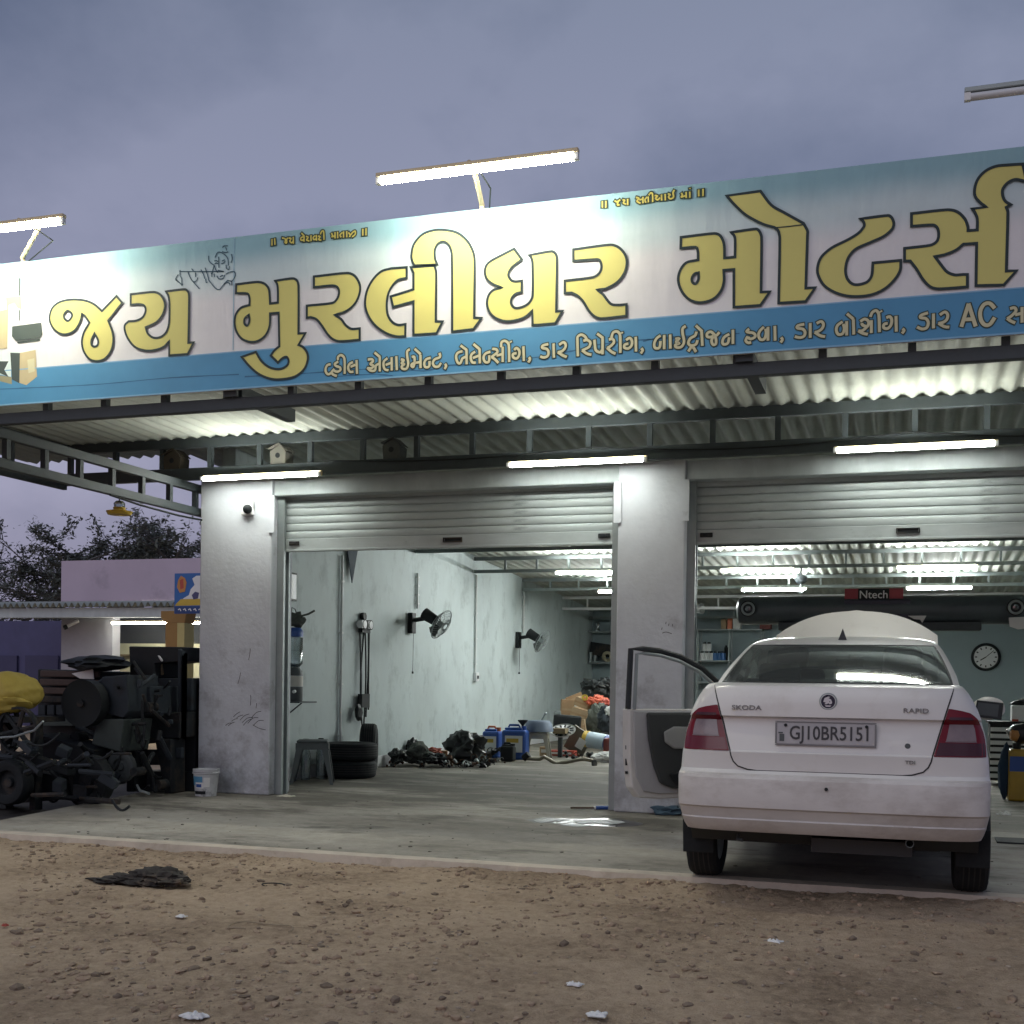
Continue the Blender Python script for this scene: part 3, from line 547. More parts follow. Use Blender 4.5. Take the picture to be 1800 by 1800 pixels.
word(T2, [[(1100,270),(1045,285),(1040,310),(1085,320),(1105,350),(1095,395),(1055,410),(1020,400)], [(1158,265),(1162,410)], [(1220,275),(1260,250),(1285,270),(1280,310),(1245,345),(1205,355)], [(1205,355),(1250,385),(1295,405)]])
word(T3, [[(95,515),(90,360),(95,310),(130,290),(170,310),(190,345)], [(155,355),(190,345),(225,370),(215,415),(175,440),(140,455)], [(140,455),(190,490),(235,500)], [(270,345),(275,400),(285,455),(330,475),(350,450)], [(355,330),(355,495)], [(300,280),(360,325)], [(425,340),(460,335),(475,370),(440,410),(405,430)], [(405,430),(450,470),(490,490)],
          [(450,320),(465,270),(505,255),(535,280),(542,330),(542,480)], [(558,265),(560,275)], [(605,345),(640,325),(665,355),(660,405),(625,435),(585,425),(590,395),(625,385)], [(705,315),(708,465)], [(765,435),(778,455),(760,485)]])
word(T3, [[(965,300),(925,330),(900,385),(910,430),(955,425),(965,360)], [(1005,295),(1005,440)], [(1068,290),(1070,435)], [(1125,335),(1165,330),(1130,365),(1165,380),(1120,400),(1140,425),(1190,415),(1215,360),(1200,280),(1200,225),(1230,200)], [(1345,260),(1330,300),(1280,330),(1260,380),(1290,405),(1340,390),(1355,350)],
          [(1300,405),(1260,465)], [(1310,420),(1340,470)], [(1400,260),(1408,405)], [(1340,195),(1405,255)], [(1585,265),(1550,300),(1500,260),(1460,275),(1460,310),(1495,315),(1530,300)], [(1530,300),(1505,350),(1520,395),(1550,385),(1550,330),(1530,300)], [(1690,285),(1640,315),(1620,360),(1630,390),(1675,380),(1690,320)], [(1730,240),(1730,385)]])
word(T4, [[(400,350),(375,375),(400,385),(450,395),(465,430),(420,455),(390,440)], [(385,430),(365,470),(390,495),(420,490)], [(555,330),(515,370),(500,415),(520,460),(560,455),(580,400),(575,350)], [(600,330),(600,470)], [(672,320),(675,470)], [(740,440),(752,462),(735,490)]])
word(T4, [[(980,300),(915,315),(910,340),(965,350),(990,380),(980,425),(935,440),(885,430)], [(1045,290),(1045,440)], [(1115,290),(1160,270),(1185,300),(1170,345),(1130,375),(1095,385)], [(1095,385),(1150,420),(1200,430)]])
word(T4, [[(1385,275),(1335,310),(1320,360),(1340,405),(1385,400),(1405,350),(1395,300)], [(1430,270),(1430,415)], [(1500,250),(1505,405)], [(1435,190),(1500,245)], [(1575,270),(1620,245),(1660,270),(1650,320),(1600,310),(1590,290)], [(1650,320),(1600,365),(1555,370)], [(1555,370),(1600,395),(1650,405)], [(1690,260),(1690,390)],
          [(1680,220),(1700,175),(1740,155),(1765,185),(1772,240),(1775,380)], [(1788,160),(1793,170)], [(1850,230),(1885,220),(1905,255),(1895,310),(1860,345),(1820,335),(1825,300),(1860,290)], [(1950,215),(1953,375)], [(2020,350),(2035,365),(2015,395)]])
word(T5, [[(785,240),(715,265),(710,290),(765,300),(790,340),(775,395),(725,410),(675,390)], [(845,250),(845,400)], [(915,260),(965,230),(995,260),(985,310),(945,340),(900,350)], [(900,350),(960,385),(1010,390)]])
word(T5, [[(1140,385),(1215,145)], [(1215,145),(1290,380)], [(1170,310),(1265,305)], [(1490,190),(1440,140),(1380,150),(1340,220),(1345,310),(1385,365),(1440,360),(1490,290)]], .020)
word(T5, [[(1655,195),(1700,185),(1715,220),(1670,270),(1625,300)], [(1625,300),(1660,325),(1705,345)], [(1710,260),(1770,245)], [(1780,180),(1780,340)]])
GOLD2 = mat('sign_small_gold', (.58, .50, .12), .6, spec=.3)
word(S1, [[(118,320),(118,415)], [(160,310),(165,405)], [(280,300),(320,310),(340,330),(365,300)], [(335,325),(325,370),(350,380),(350,340)], [(385,300),(420,310),(400,350),(430,375),(450,350)], [(455,285),(458,385)], [(610,280),(575,300),(580,335),(620,330)], [(625,270),(625,355)], [(585,225),(625,265)], [(660,275),(690,290),(665,330),(705,345)], [(735,260),(735,345)],
          [(800,265),(770,290),(780,325),(815,315)], [(820,255),(822,340)], [(850,270),(880,280),(855,320),(895,335)], [(885,240),(905,195),(935,200),(940,325)], [(1060,225),(1075,260),(1060,285),(1110,265)], [(1115,210),(1115,305)], [(1155,205),(1158,300)], [(1230,215),(1195,250),(1210,285)], [(1250,200),(1250,290)], [(1300,195),(1302,285)],
          [(1330,215),(1360,250),(1390,215)], [(1360,250),(1345,280)], [(1390,215),(1430,190),(1435,240),(1390,280)], [(1555,160),(1555,260)], [(1605,150),(1605,255)]], .0095, .016, GOLD2)
word(S2, [[(118,335),(118,425)], [(170,330),(170,425)], [(305,325),(340,340),(385,310)], [(355,340),(345,385),(375,385)], [(425,310),(455,320),(435,355),(475,375)], [(500,300),(500,385)], [(630,275),(670,290),(640,330),(690,360)], [(680,310),(720,300)], [(730,270),(730,360)], [(790,270),(760,310),(775,350)], [(810,265),(812,345)], [(820,240),(850,205),(875,230),(878,335)],
          [(910,245),(950,255),(920,285),(950,310),(985,280)], [(1010,235),(1012,320)], [(1065,225),(1068,315)], [(1110,220),(1140,235),(1115,265),(1145,295),(1190,270),(1185,200),(1205,165)], [(1310,210),(1325,240),(1305,270),(1365,250)], [(1380,195),(1382,280)], [(1435,190),(1437,275)], [(1437,135),(1438,142)], [(1570,160),(1570,255)], [(1635,150),(1635,250)]], .0095, .016, GOLD2)
# line drawing of a flute player printed between the first two words
K_ = ((290, 420), 1800/140)
dr = MB()
for st in ([(340,735),(700,738),(1120,735),(1330,735)], [(345,700),(330,740)], [(340,740),(345,830),(378,900),(380,1000),(400,1040)], [(300,800),(245,900),(290,960)], [(240,920),(340,1000),(390,1060)], [(520,745),(560,850),(640,970),(720,930),(740,870)], [(600,670),(640,720)], [(690,760),(690,860)], [(640,970),(780,1130)],
           [(810,690),(870,800),(900,900)], [(905,650),(930,720),(980,880),(1010,960),(1200,1150),(1350,1000),(1420,930)], [(920,900),(930,980),(960,980)], [(985,380),(990,480),(1040,550),(1110,600),(1150,700),(1190,760)], [(1110,600),(1085,690),(1060,800)], [(1130,420),(1200,300),(1330,340),(1420,450),(1430,600)], [(1110,500),(1160,490),(1210,520)], [(1120,560),(1160,545),(1200,555)],
           [(1210,400),(1215,560),(1220,650)], [(1280,500),(1350,470)], [(1270,560),(1330,540),(1360,500)], [(1380,580),(1390,660),(1440,690),(1460,610)], [(1300,200),(1330,160),(1420,155)], [(1370,190),(1390,240),(1380,260)], [(1290,285),(1360,305),(1430,290)], [(1500,340),(1520,450),(1490,540)], [(1190,710),(1330,735)], [(1170,830),(1220,900),(1310,890),(1350,810)],
           [(1240,850),(1310,820)], [(1370,800),(1460,750),(1560,740),(1590,790),(1570,880),(1500,960)], [(1330,1030),(1400,980),(1460,1010),(1470,1050)], [(1050,760),(1060,860)], [(1110,780),(1120,860)], [(1420,940),(1500,960),(1510,1050)]):
    rib(dr, [at(290+q[0]/K_[1], 420+q[1]/K_[1], Y=YS-.003) for q in smooth_open(st)], .0075)
part('line_drawing', dr, mat('sign_drawing', (.045, .10, .14), .7), sign)
# printed picture of a tyre changing machine at the left end
def flat(pts, m, nm, dy):
    P = [at(x/4, 360+y/4, Y=YS-dy) for x, y in pts]; mb = MB(); mb.add(P, [tuple(t) for t in tessellate_polygon([P])]); return part(nm, mb, m, sign)
TAN = mat('print_tan', (.50, .42, .25), .6); DKG = mat('print_dark', (.05, .07, .065), .6); LTG = mat('print_light', (.62, .72, .70), .6); MGR = mat('print_olive', (.30, .28, .17), .6)
flat([(-60,760),(50,735),(40,650),(145,642),(150,735),(60,705),(50,1010),(-60,1020)], TAN, 'printed_machine', .003)
flat([(62,705),(100,690),(130,735),(125,830),(85,850),(80,960),(60,930)], LTG, 'printed_machine', .0034)
flat([(60,960),(130,1000),(240,985),(242,1025),(140,1042),(70,1040),(50,1000)], LTG, 'printed_machine', .0036)
flat([(85,855),(290,828),(297,912),(280,935),(112,958),(84,925)], DKG, 'printed_screen', .0044)
flat([(120,962),(280,940),(282,955),(125,975)], DKG, 'printed_machine', .0042)
flat([(140,1042),(250,1020),(260,1208),(185,1268),(136,1252)], TAN, 'printed_machine', .0038)
flat([(192,1090),(242,1078),(244,1170),(200,1185)], CRE, 'printed_machine', .0046)
flat([(72,1040),(140,1042),(136,1255),(84,1228)], DKG, 'printed_machine', .0040)
flat([(-60,1030),(60,1020),(78,1080),(78,1210),(-60,1180)], LTG, 'printed_machine', .0032)
flat([(-60,1190),(82,1212),(84,1262),(-60,1225)], MGR, 'printed_machine', .0033)
flat([(-10,1100),(60,1100),(30,1160),(60,1210),(-10,1180)], DKG, 'printed_machine', .0042)
flat([(132,515),(145,515),(142,640),(133,640)], DKG, 'printed_machine', .0041); flat([(133,740),(142,740),(140,815),(134,815)], DKG, 'printed_machine', .0041)
# fold shade of the stretched vinyl, painted as dark strips along its lower edge
cr = MB()
for st in ([(0,690),(90,686),(180,681),(300,670),(420,664)], [(430,668),(540,662),(640,655),(700,655),(740,650),(790,649)], [(690,652),(745,658),(790,648),(850,647)], [(880,640),(960,632),(1010,622),(1060,618)], [(1050,612),(1120,604),(1200,600),(1300,592)], [(590,668),(650,664),(690,666)], [(1130,606),(1160,600),(1230,596)]):
    rib(cr, [at(x, y-6, Y=YS-.0036) for x, y in smooth_open(st)], [.004+.007*random.random() for _ in smooth_open(st)])
part('crease_shade', cr, mat('sign_crease_shade', (.035, .13, .25), .7), sign)
p = MB(); p.box((at(412, 430, Y=YS).x-.0025, YS-.0028, 3.3), (at(412, 430, Y=YS).x+.0025, YS-.0010, 4.045)); part('seam', p, mat('sign_seam', (.28, .46, .56), .6), sign)
# ================================================================ TUBE LIGHTS
TUBE = emit('tube_glow', (.97, 1, .93), 50); TUBEI = emit('tube_glow_inside', (.95, 1, .98), 215); TUBES = emit('tube_glow_sign', (1, .985, .80), 92); TUBEOFF = mat('tube_off', (.62, .64, .66), .4)
BATTEN = mat('batten', (.60, .50, .32), .5)
def tube_light(x0, x1, y, z, m, label, group, arm=None, hm=None, back=False):
    t = thing('tube_light', label, 'tube light', ((x0+x1)/2, y, z), group)
    q = MB(); q.cyl((x0+.03, y, z), (x1-.03, y, z), .020, seg=14); part('tube', q, m, t, smooth=True)
    q = MB()
    if back: q.box((x0, y+.023, z-.016), (x1, y+.045, z+.036))
    else: q.box((x0, y-.018, z+.0215), (x1, y+.022, z+.047))
    part('batten', q, hm or BATTEN, t, bevel=.004)
    for a in (x0, x1-.03): q = MB(); q.box((a, y-.015, z-.018), (a+.03, y+.015, z+.0205)); part('end_cap', q, WHITE, t)
    if arm:
        q = MB(); q.tube([Vector(arm[0])+Vector((.03, 0, 0)), Vector(arm[1])+Vector((.08, .05, -.07)), Vector(arm[2])+Vector((.05, .0, -.03)), Vector(arm[-1])+Vector((.04, .02, 0))], .005, 5); part('wire', q, BLACK, t, smooth=True)
        q = MB(); q.tube(arm, .016, 8); part('arm', q, BATTEN, t, smooth=True)
    return t
for (a, b, yy) in ((353, 563, 841), (891, 1136, 820), (1465, 1755, 792)):
    z = 3.0
    p0, p1 = at(a, yy, Y=YF-.26), at(b, yy, Y=YF-.26)
    tube_light(p0.x, p1.x, YF-.26, 3.015, TUBE, {353: 'lit tube light on the truss above the left pillar', 891: 'lit tube light on the truss beside the middle pillar', 1465: 'lit tube light on the truss above the parked car'}[a], 'tube lights under the canopy', back=True)
YL, ZL = 6.58, 4.079
a, b = at(662, 317, Y=YL).x, at(1017, 278, Y=YL).x
xm = (a+b)/2; AX1 = at(846, 364, Y=YS).x; AX0 = at(38, 456, Y=YS).x
tube_light(a, b, YL, ZL, TUBES, 'lit tube light on an arm above the middle of the sign', 'tube lights above the sign', [(xm-.04, YL+.01, ZL+.05), (xm-.07, YL+.2, ZL+.06), (AX1, YS+.01, ZT+.03), (AX1, YS+.045, ZT-.1)])
e = at(113, 393, Y=YL).x
tube_light(e-1.22, e, YL, ZL+.0, TUBES, 'lit tube light above the left end of the sign', 'tube lights above the sign', [(e-.37, YL+.01, ZL+.05), (e-.37, YL+.2, ZL+.06), (AX0, YS+.01, ZT+.03), (AX0, YS+.045, ZT-.1)])
e = at(1695, 180, Y=YL).x
tube_light(e, e+1.22, YL, ZL+.05, TUBEOFF, 'unlit grey tube light on an arm above the right end of the sign', 'tube lights above the sign', [(e+.55, YL+.01, ZL+.10), (e+.6, YL+.2, ZL+.10), (e+.62, YS+.045, ZT-.1)], hm=STEEL2)
for (a, b, py, Y, lab) in ((975, 1095, 1009, 17.6, 'lit tube light on the front roof truss next to the middle pillar'), (1265, 1396, 1004, 17.6, 'lit tube light on the front roof truss left of the hanging hook'), (1575, 1720, 997, 17.6, 'lit tube light on the front roof truss right of the red brand panel'),
                     (1050, 1168, 1046, 20.15, 'short visible end of a lit tube light behind the middle pillar'), (1302, 1418, 1043, 20.15, 'lit tube light above the left end of the aligner beam'), (1592, 1710, 1040, 20.15, 'lit tube light above the right half of the aligner beam')):
    q0, q1 = at(a, py, Y=Y), at(b, py, Y=Y); zz = {17.6: 2.785, 20.15: 2.70}[Y]
    tube_light(q0.x, q1.x, Y, zz, TUBEI, lab, 'tube lights inside the garage', back=True)

# ================================================================ CAR
CX, T = -.395, 6.80
def cw(x, y, z): return (CX+x, T+y, z)
CARW = mat('car_white', (.65, .635, .61), .34, var=.05, vscale=2, coat=.3, rvar=.08, col2=(.52, .49, .45), c2scale=3.2, c2lo=.55, c2hi=.85)
CARD_ = mat('car_white_dusty', (.58, .555, .53), .5, var=.08, vscale=3, col2=(.34, .30, .27), c2scale=2.6, c2lo=.44, c2hi=.78, stretch=(1, 1, 2))
GAP = mat('panel_gap', (.03, .03, .03), .8); TRIM = mat('black_trim', (.02, .024, .026), .5)
LAMPR = mat('lamp_red', (.15, .007, .016), .2, var=.12, coat=.15, spec=.3); LAMPC = mat('lamp_clear', (.22, .17, .18), .2, var=.15, vscale=15, coat=.15); LAMPD = mat('lamp_dark_red', (.05, .008, .014), .2, coat=.15)
GLASS = glassy('car_glass', (.52, .60, .58), .03, .80); GLASS2 = glassy('windscreen_glass', (.85, .9, .88), .02, .95)
GREYIN = mat('interior_grey', (.30, .31, .30), .8); DARKIN = mat('interior_dark', (.045, .05, .05), .8)
PROF = [(.276,.34,.74),(.281,.17,.79),(.290,.10,.806),(.32,.07,.818),(.362,.045,.83),(.370,.052,.831),(.425,.026,.842),(.435,.010,.844),(.52,.006,.845),(.595,.018,.848),(.612,.030,.848),(.622,.058,.846),(.641,.085,.844),(.70,.085,.84),(.742,.084,.835),(.752,.096,.833),(.85,.116,.822),(.934,.136,.80),(.946,.100,.798),(1.0,.105,.778),(1.05,.113,.754),(1.09,.124,.730),(1.116,.142,.71),(1.127,.17,.70),(1.132,.26,.69),(1.135,.42,.685)]
ZS = [p_[0] for p_ in PROF]
def yw(z): return float(np.interp(z, ZS, [p_[1] for p_ in PROF])), float(np.interp(z, ZS, [p_[2] for p_ in PROF]))
def plan(s, D=.21, n=4.2): s = min(1, abs(s)); return D*(1-(1-s**n)**(1/n))
def ysurf(x, z):
    y, w_ = yw(z); return y+plan(x/w_)
SS = [-1,-.997,-.985,-.965,-.93,-.88,-.8,-.65,-.4,-.15,.15,.4,.65,.8,.88,.93,.965,.985,.997,1]
def body_row(z, y, w_, y2=2.95):
    r = [cw(-w_, y2, z), cw(-w_, 1.6, z), cw(-w_, y+.45, z)]
    r += [cw(s*w_, y+plan(s), z) for s in SS]
    return r+[cw(w_, y+.45, z), cw(w_, 1.6, z), cw(w_, y2, z)]
car = thing('parked_car', 'white sedan parked nose in with its driver side door and bonnet open', 'car', (CX, T+2.1, 0))
def densify(lo, hi):
    zs = [z for z in ZS if lo <= z <= hi]; return zs
q = MB(); q.grid([body_row(z, *yw(z)) for z in densify(.62, 1.2)]); part('body', q, CARW, car, smooth=True, sharp=28)
q = MB(); q.grid([body_row(z, yw(z)[0], yw(z)[1]) for z in [z for z in ZS if z <= .623]]); part('bumper', q, CARD_, car, smooth=True, sharp=22)
q = MB(); q.grid([[cw(s*.80, y, z) for s in (-1, 1)] for y, z in ((.34, .277), (.4, .20), (2.95, .20))]); part('underbody', q, TRIM, car)
q = MB(); q.box(cw(-.60, .45, .19), cw(.60, .9, .270)); q.box(cw(-.62, .8, .25), cw(.62, .9, .33)); q.cyl(cw(-.65, .86, .20), cw(.65, .86, .20), .05); q.box(cw(-.1, .30, .17), cw(.45, .75, .25)); part('underbody', q, TRIM, car)
q = MB(); fr = []
for z, w_, y2 in ((.22, .74, 4.05), (.45, .84, 4.18), (.65, .845, 4.2), (.82, .82, 4.12), (.90, .76, 3.95)):
    fr.append([cw(-w_, 2.951, z)]+[cw(s*w_, y2-.5*abs(s)**4, z) for s in (-1, -.9, -.7, 0, .7, .9, 1)]+[cw(w_, 2.951, z)])
q.grid(fr); part('front_wing', q, CARW, car, smooth=True)
# boot lid: raised patch following the rear surface, with a dark gap round it
def hw(z): return float(np.interp(z, [.641, .648, .665, .69, .72, .75, .95, 1.0, 1.09, 1.13, 1.2], [.37, .44, .495, .520, .533, .540, .596, .610, .638, .652, .660]))
lz = [.643, .648, .656, .665, .678, .69, .705, .72, .742, .752, .80, .85, .90, .936, .946, .98, 1.02, 1.05, 1.09, 1.116, 1.127, 1.132]
lid = MB(); ls = [-1, -.985, -.94, -.85, -.7, -.45, -.2, 0, .2, .45, .7, .85, .94, .985, 1]
rows = [[cw(s*hw(z), ysurf(s*hw(z), z)-.005, z) for s in ls] for z in lz]
rows = [[(p_[0], p_[1]+.012, p_[2]) for p_ in rows[0]]]+rows
lid.grid(rows); boot = part('boot_lid', lid, CARW, car, smooth=True, sharp=25)
gp = MB(); o_ = [(-hw(z), z) for z in reversed(lz)]+[(x_, .6435) for x_ in np.linspace(-.36, .36, 11)]+[(hw(z), z) for z in lz]
rib(gp, [cw(x, ysurf(x, z)-.0018, z) for x, z in o_], .016); part('panel_gap', gp, GAP, boot)
q = MB(); rib(q, [cw(s*.53, ysurf(s*.53, .943)-.0066, .941) for s in np.linspace(-1.16, 1.16, 15)], .008); part('crease_shadow_gap', q, GAP, boot) if False else None
# plate
pl = MB(); pz = .855; pl.obox(cw(0-.02, .094, pz), (.535, .012, .125)); plate = part('number_plate', pl, mat('plate_grey', (.43, .42, .43), .55, var=.14, vscale=9), boot, bevel=.006)
pf = MB(); px0, px1, pz0, pz1 = -.292, .252, pz-.067, pz+.067; yy = .087
for a_, b_ in (((px0, pz0), (px1, pz0+.005)), ((px0, pz1-.005), (px1, pz1)), ((px0, pz0+.0085), (px0+.008, pz1-.0085)), ((px1-.008, pz0+.0085), (px1, pz1-.0085))):
    pf.box(cw(a_[0], yy-.003, a_[1]), cw(b_[0], yy+.004, b_[1]))
part('plate_frame', pf, mat('plate_frame_grey', (.20, .20, .205), .5), boot)
tm = text_mb('GJ10BR5151', .107, .80, .001, .0012); part('plate_lettering', moved(tm, cw(.005, .0855, pz)), mat('plate_ink', (.05, .05, .055), .6), boot)
for x in (-.235, .20): q = MB(); q.cyl(cw(x, .089, pz+.045), cw(x, .083, pz+.045), .009, seg=12); part('screw', q, BLACK, boot)
q = MB(); q.box(cw(-.268, .0855, pz-.045), cw(-.242, .0868, pz-.005)); q.box(cw(-.274, .0853, pz-.002), cw(-.250, .0868, pz+.006)); part('plate_smudge', q, GREYP, boot)
# round badge: ring, dark field, silver winged arrow
bc = cw(-.008, ysurf(0, 1.035)-.006, 1.035)
q = MB(); q.lathe([(.0, -.004), (.040, -.005), (.040, .004)], bc, 'Y', 28); badge = part('badge', q, mat('badge_dark', (.015, .018, .045), .3), boot, smooth=True, sharp=30)
q = MB(); q.lathe([(.0412, -.006), (.0475, -.005), (.049, .002), (.0412, .003)], bc, 'Y', 32, close=True); part('badge_ring', q, MATS['grey_steel'], badge, smooth=True)
q = MB(); q.lathe([(.0385, -.0056), (.0411, -.0056)], bc, 'Y', 32); part('badge_rim', q, WHITE, badge)
bx0, by0, bz0 = bc
def bpoly(pts): return [(bx0+x*.035, by0-.0062, bz0+z*.035) for x, z in pts]
q = MB()
for pts in ([(-.75,-.05),(-.55,.55),(.0,.80),(.35,.72),(.05,.55),(.45,.35),(.62,-.1),(.55,-.35),(.25,-.42),(.05,-.25),(-.2,-.42),(-.55,-.42),(-.35,-.15)], [(-.5,-.62),(0,-.60),(.5,-.62),(.3,-.82),(-.3,-.82)]):
    P_ = [Vector(v) for v in bpoly(pts)]; q.add(P_, [tuple(t_) for t_ in tessellate_polygon([P_])])
part('badge_arrow', q, mat('badge_silver', (.62, .63, .66), .35, .3), badge)
q = MB(); q.add(bpoly([(.18,.05),(.32,.05),(.32,-.1),(.18,-.1)]), [(0,1,2,3)]); q.v = [(x, y-.0006, z) for x, y, z in q.v]; part('badge_eye', q, BLACK, badge)
SILV = mat('silver_letter', (.20, .205, .21), .35, .3)
def lettering(txt, x, z, size, wd, nm='lettering'):
    m_ = text_mb(txt, size, wd, .0025, .0004); ya = ysurf(x, z)-.009
    part(nm, moved(m_, cw(x, ya, z)), SILV, boot)
lettering('SKODA', -.455, .992, .037, 1.35); lettering('RAPID', .455, .992, .036, 1.35); lettering('TDI', .43, .712, .026, 1.3)
q = MB(); lc = cw(.415, ysurf(.415, .80)-.006, .80); q.lathe([(0, -.004), (.012, -.004), (.015, 0), (.015, .004)], lc, 'Y', 20); part('boot_lock', q, GREYP, boot, smooth=True)
q = MB(); q.cyl(cw(-.005, .012, .555), cw(-.005, .001, .555), .0095, seg=14); part('parking_sensor', q, BLACK, car)
# broken white lines along the bumper ridge
q = MB()
for (x0, x1, z, w_) in ((-.74, -.20, .366, .004), (-.15, .35, .366, .003), (.45, .72, .366, .004)):
    rib(q, [cw(x, ysurf(x, z)-.002, z+.003*noise.noise(Vector((x*9, 0, 0)))) for x in np.linspace(x0, x1, 14)], w_)
part('ridge_line', q, WHITE, car)
# tail lamps
for sgn in (-1, 1):
    def xo(z): return yw(z)[1]*float(np.interp(z, [.748, .78, .90, .96, .99, 1.006], [.985, .99, .99, .97, .93, .82]))
    zz = [.748, .754, .765, .80, .84, .88, .92, .95, .97, .985, .996, 1.006]
    q = MB(); fr_ = np.linspace(0, 1, 14)
    rw = [[cw(sgn*((hw(z)+.010)*(1-f)+xo(z)*f), ysurf((hw(z)+.010)*(1-f)+xo(z)*f, z)-.007, z) for f in fr_] for z in zz]
    rw = [[(p_[0], p_[1]+.012, p_[2]) for p_ in rw[0]]]+rw+[[(p_[0], p_[1]+.012, p_[2]) for p_ in rw[-1]]]
    q.grid(rw); lamp = part('tail_lamp', q, LAMPR, car, smooth=True, sharp=35)
    def patch(nm, z0, z1, f0, f1, dz, m_, rnd=0):
        g_ = MB(); rr = []
        for z in np.linspace(z0, z1, 7):
            row = []
            for f in np.linspace(f0, f1, 10):
                x = (hw(z)+.010)*(1-f)+xo(z)*f; row.append(cw(sgn*x, ysurf(x, z)-dz, z))
            rr.append(row)
        g_.grid(rr); return part(nm, g_, m_, lamp, smooth=True)
    patch('reversing_lens', .832, .932, .16, .80, .0095, LAMPC); patch('dark_band', .752, .822, .03, .97, .0090, LAMPD if sgn > 0 else mat('lamp_dark_red_lit', (.12, .009, .018), .2, coat=.15)); patch('dark_band', .945, .962, .12, .85, .0090, LAMPD)  # left lamp's lower band coloured brighter, as the lit one of the pair
    for z_ in (.827, .935): patch('lens_rim', z_, z_+.004, .15, .81, .0105, LAMPC)
# cabin
GL = [(1.128, .700, .40, 3.20), (1.136, .698, .43, 3.18), (1.19, .688, .60, 3.0), (1.25, .668, .79, 2.84), (1.31, .645, .98, 2.68), (1.36, .622, 1.14, 2.54), (1.383, .608, 1.22, 2.47), (1.395, .600, 1.27, 2.42), (1.42, .575, 1.38, 2.34), (1.443, .52, 1.52, 2.25), (1.457, .42, 1.68, 2.15), (1.466, .25, 1.85, 2.05), (1.468, .0, 1.95, 1.96)]
CS = [-1, -.995, -.98, -.96, -.935, -.85, -.7, -.5, -.25, 0, .25, .5, .7, .85, .935, .96, .98, .995, 1]
def cab_row(z, w_, yr_, yf_):
    r = [cw(s*w_, yr_+plan(s, .26, 3.2), z) for s in CS]
    n_ = 8; ya, yb = yr_+.26, max(yr_+.261, yf_-.2)
    r += [cw(w_, ya+(yb-ya)*k/n_, z) for k in range(1, n_+1)]
    r += [cw(s*w_, yf_-plan(s, .2, 3), z) for s in (.95, .85, .5, 0, -.5, -.85, -.95)]
    r += [cw(-w_, yb-(yb-ya)*k/n_, z) for k in range(0, n_)]
    return r
cabr = [cab_row(*g_) for g_ in GL]; nc = len(cabr[0]); nr = len(CS)
paint, rg, sg, ws = MB(), MB(), MB(), MB()
for i in range(len(cabr)-1):
    z0 = GL[i][0]
    for j in range(nc):
        k = (j+1) % nc; quad = [cabr[i][j], cabr[i][k], cabr[i+1][k], cabr[i+1][j]]
        glassrow = 1 <= i <= 5
        tgt = paint
        if glassrow and j < nr-1 and 4 <= j < 14: tgt = rg
        elif glassrow and nr-1+1 <= j < nr-1+7 and j != nr-1+4: tgt = sg
        elif glassrow and nr+8+7+1 <= j < nc-1 and j != nr+8+7+3: tgt = sg
        elif glassrow and nr+8 <= j < nr+8+6: tgt = ws
        tgt.add(quad, [(0, 1, 2, 3)])
def weld(mb):
    d_ = {}; mp_ = []; nv = []
    for v in mb.v:
        k_ = tuple(round(c_, 5) for c_ in v)
        if k_ not in d_: d_[k_] = len(nv); nv.append(v)
        mp_.append(d_[k_])
    r = MB(); r.v = nv; r.f = [tuple(dict.fromkeys(mp_[i] for i in f)) for f in mb.f]; r.f = [f for f in r.f if len(f) > 2]; return r
paint, rg, sg, ws = map(weld, (paint, rg, sg, ws))
part('cabin', paint, CARW, car, smooth=True, sharp=50); rw_ = part('rear_window', rg, GLASS, car, smooth=True); part('side_window', sg, GLASS, car, smooth=True); part('windscreen', ws, GLASS2, car, smooth=True)
def cabpt(s, z):
    w_ = float(np.interp(z, [g_[0] for g_ in GL], [g_[1] for g_ in GL])); y = float(np.interp(z, [g_[0] for g_ in GL], [g_[2] for g_ in GL])); return (s*w_, y+plan(s, .26, 3.2), z)
sl_ = MB()
for s in (-.935, .935): rib(sl_, [cw(cabpt(s, z)[0], cabpt(s, z)[1]-.003, z) for z in np.linspace(1.137, 1.383, 8)], .016, (s*.4, -1, .6))
rib(sl_, [cw(cabpt(s, 1.383)[0], cabpt(s, 1.383)[1]-.004, 1.385) for s in np.linspace(-.935, .935, 13)], .014, (0, -.6, .8)); rib(sl_, [cw(cabpt(s, 1.139)[0], cabpt(s, 1.139)[1]-.004, 1.140) for s in np.linspace(-.935, .935, 13)], .014, (0, -.6, .8))
part('window_seal', sl_, TRIM, rw_)
# seats seen through the glass
q = MB(); q.box(cw(-.62, .75, 1.02), cw(.62, 1.15, 1.05)); q.obox(cw(0, 1.22, .85), (1.2, .16, .62), (R(-14), 0, 0)); part('rear_seat', q, GREYIN, car, bevel=.04)
for x in (-.38, .38):
    q = MB(); q.obox(cw(x, 1.2, 1.19), (.26, .09, .15), (R(-10), 0, 0)); part('headrest', q, DARKIN, car, bevel=.03)
    q = MB(); q.obox(cw(x, 2.05, .95), (.46, .14, .60), (R(-14), 0, 0)); q.obox(cw(x, 1.93, 1.32), (.26, .10, .16), (R(-12), 0, 0)); part('front_seat', q, GREYIN, car, bevel=.04)
q = MB(); q.box(cw(-.62, 2.72, .85), cw(.62, 3.0, 1.12)); part('dashboard', q, DARKIN, car, bevel=.04)
q = MB(); q.cyl(cw(0, 2.6, 1.36), cw(0, 2.58, 1.30), .012); q.obox(cw(0, 2.56, 1.30), (.2, .03, .06)); part('rear_mirror', q, BLACK, car)
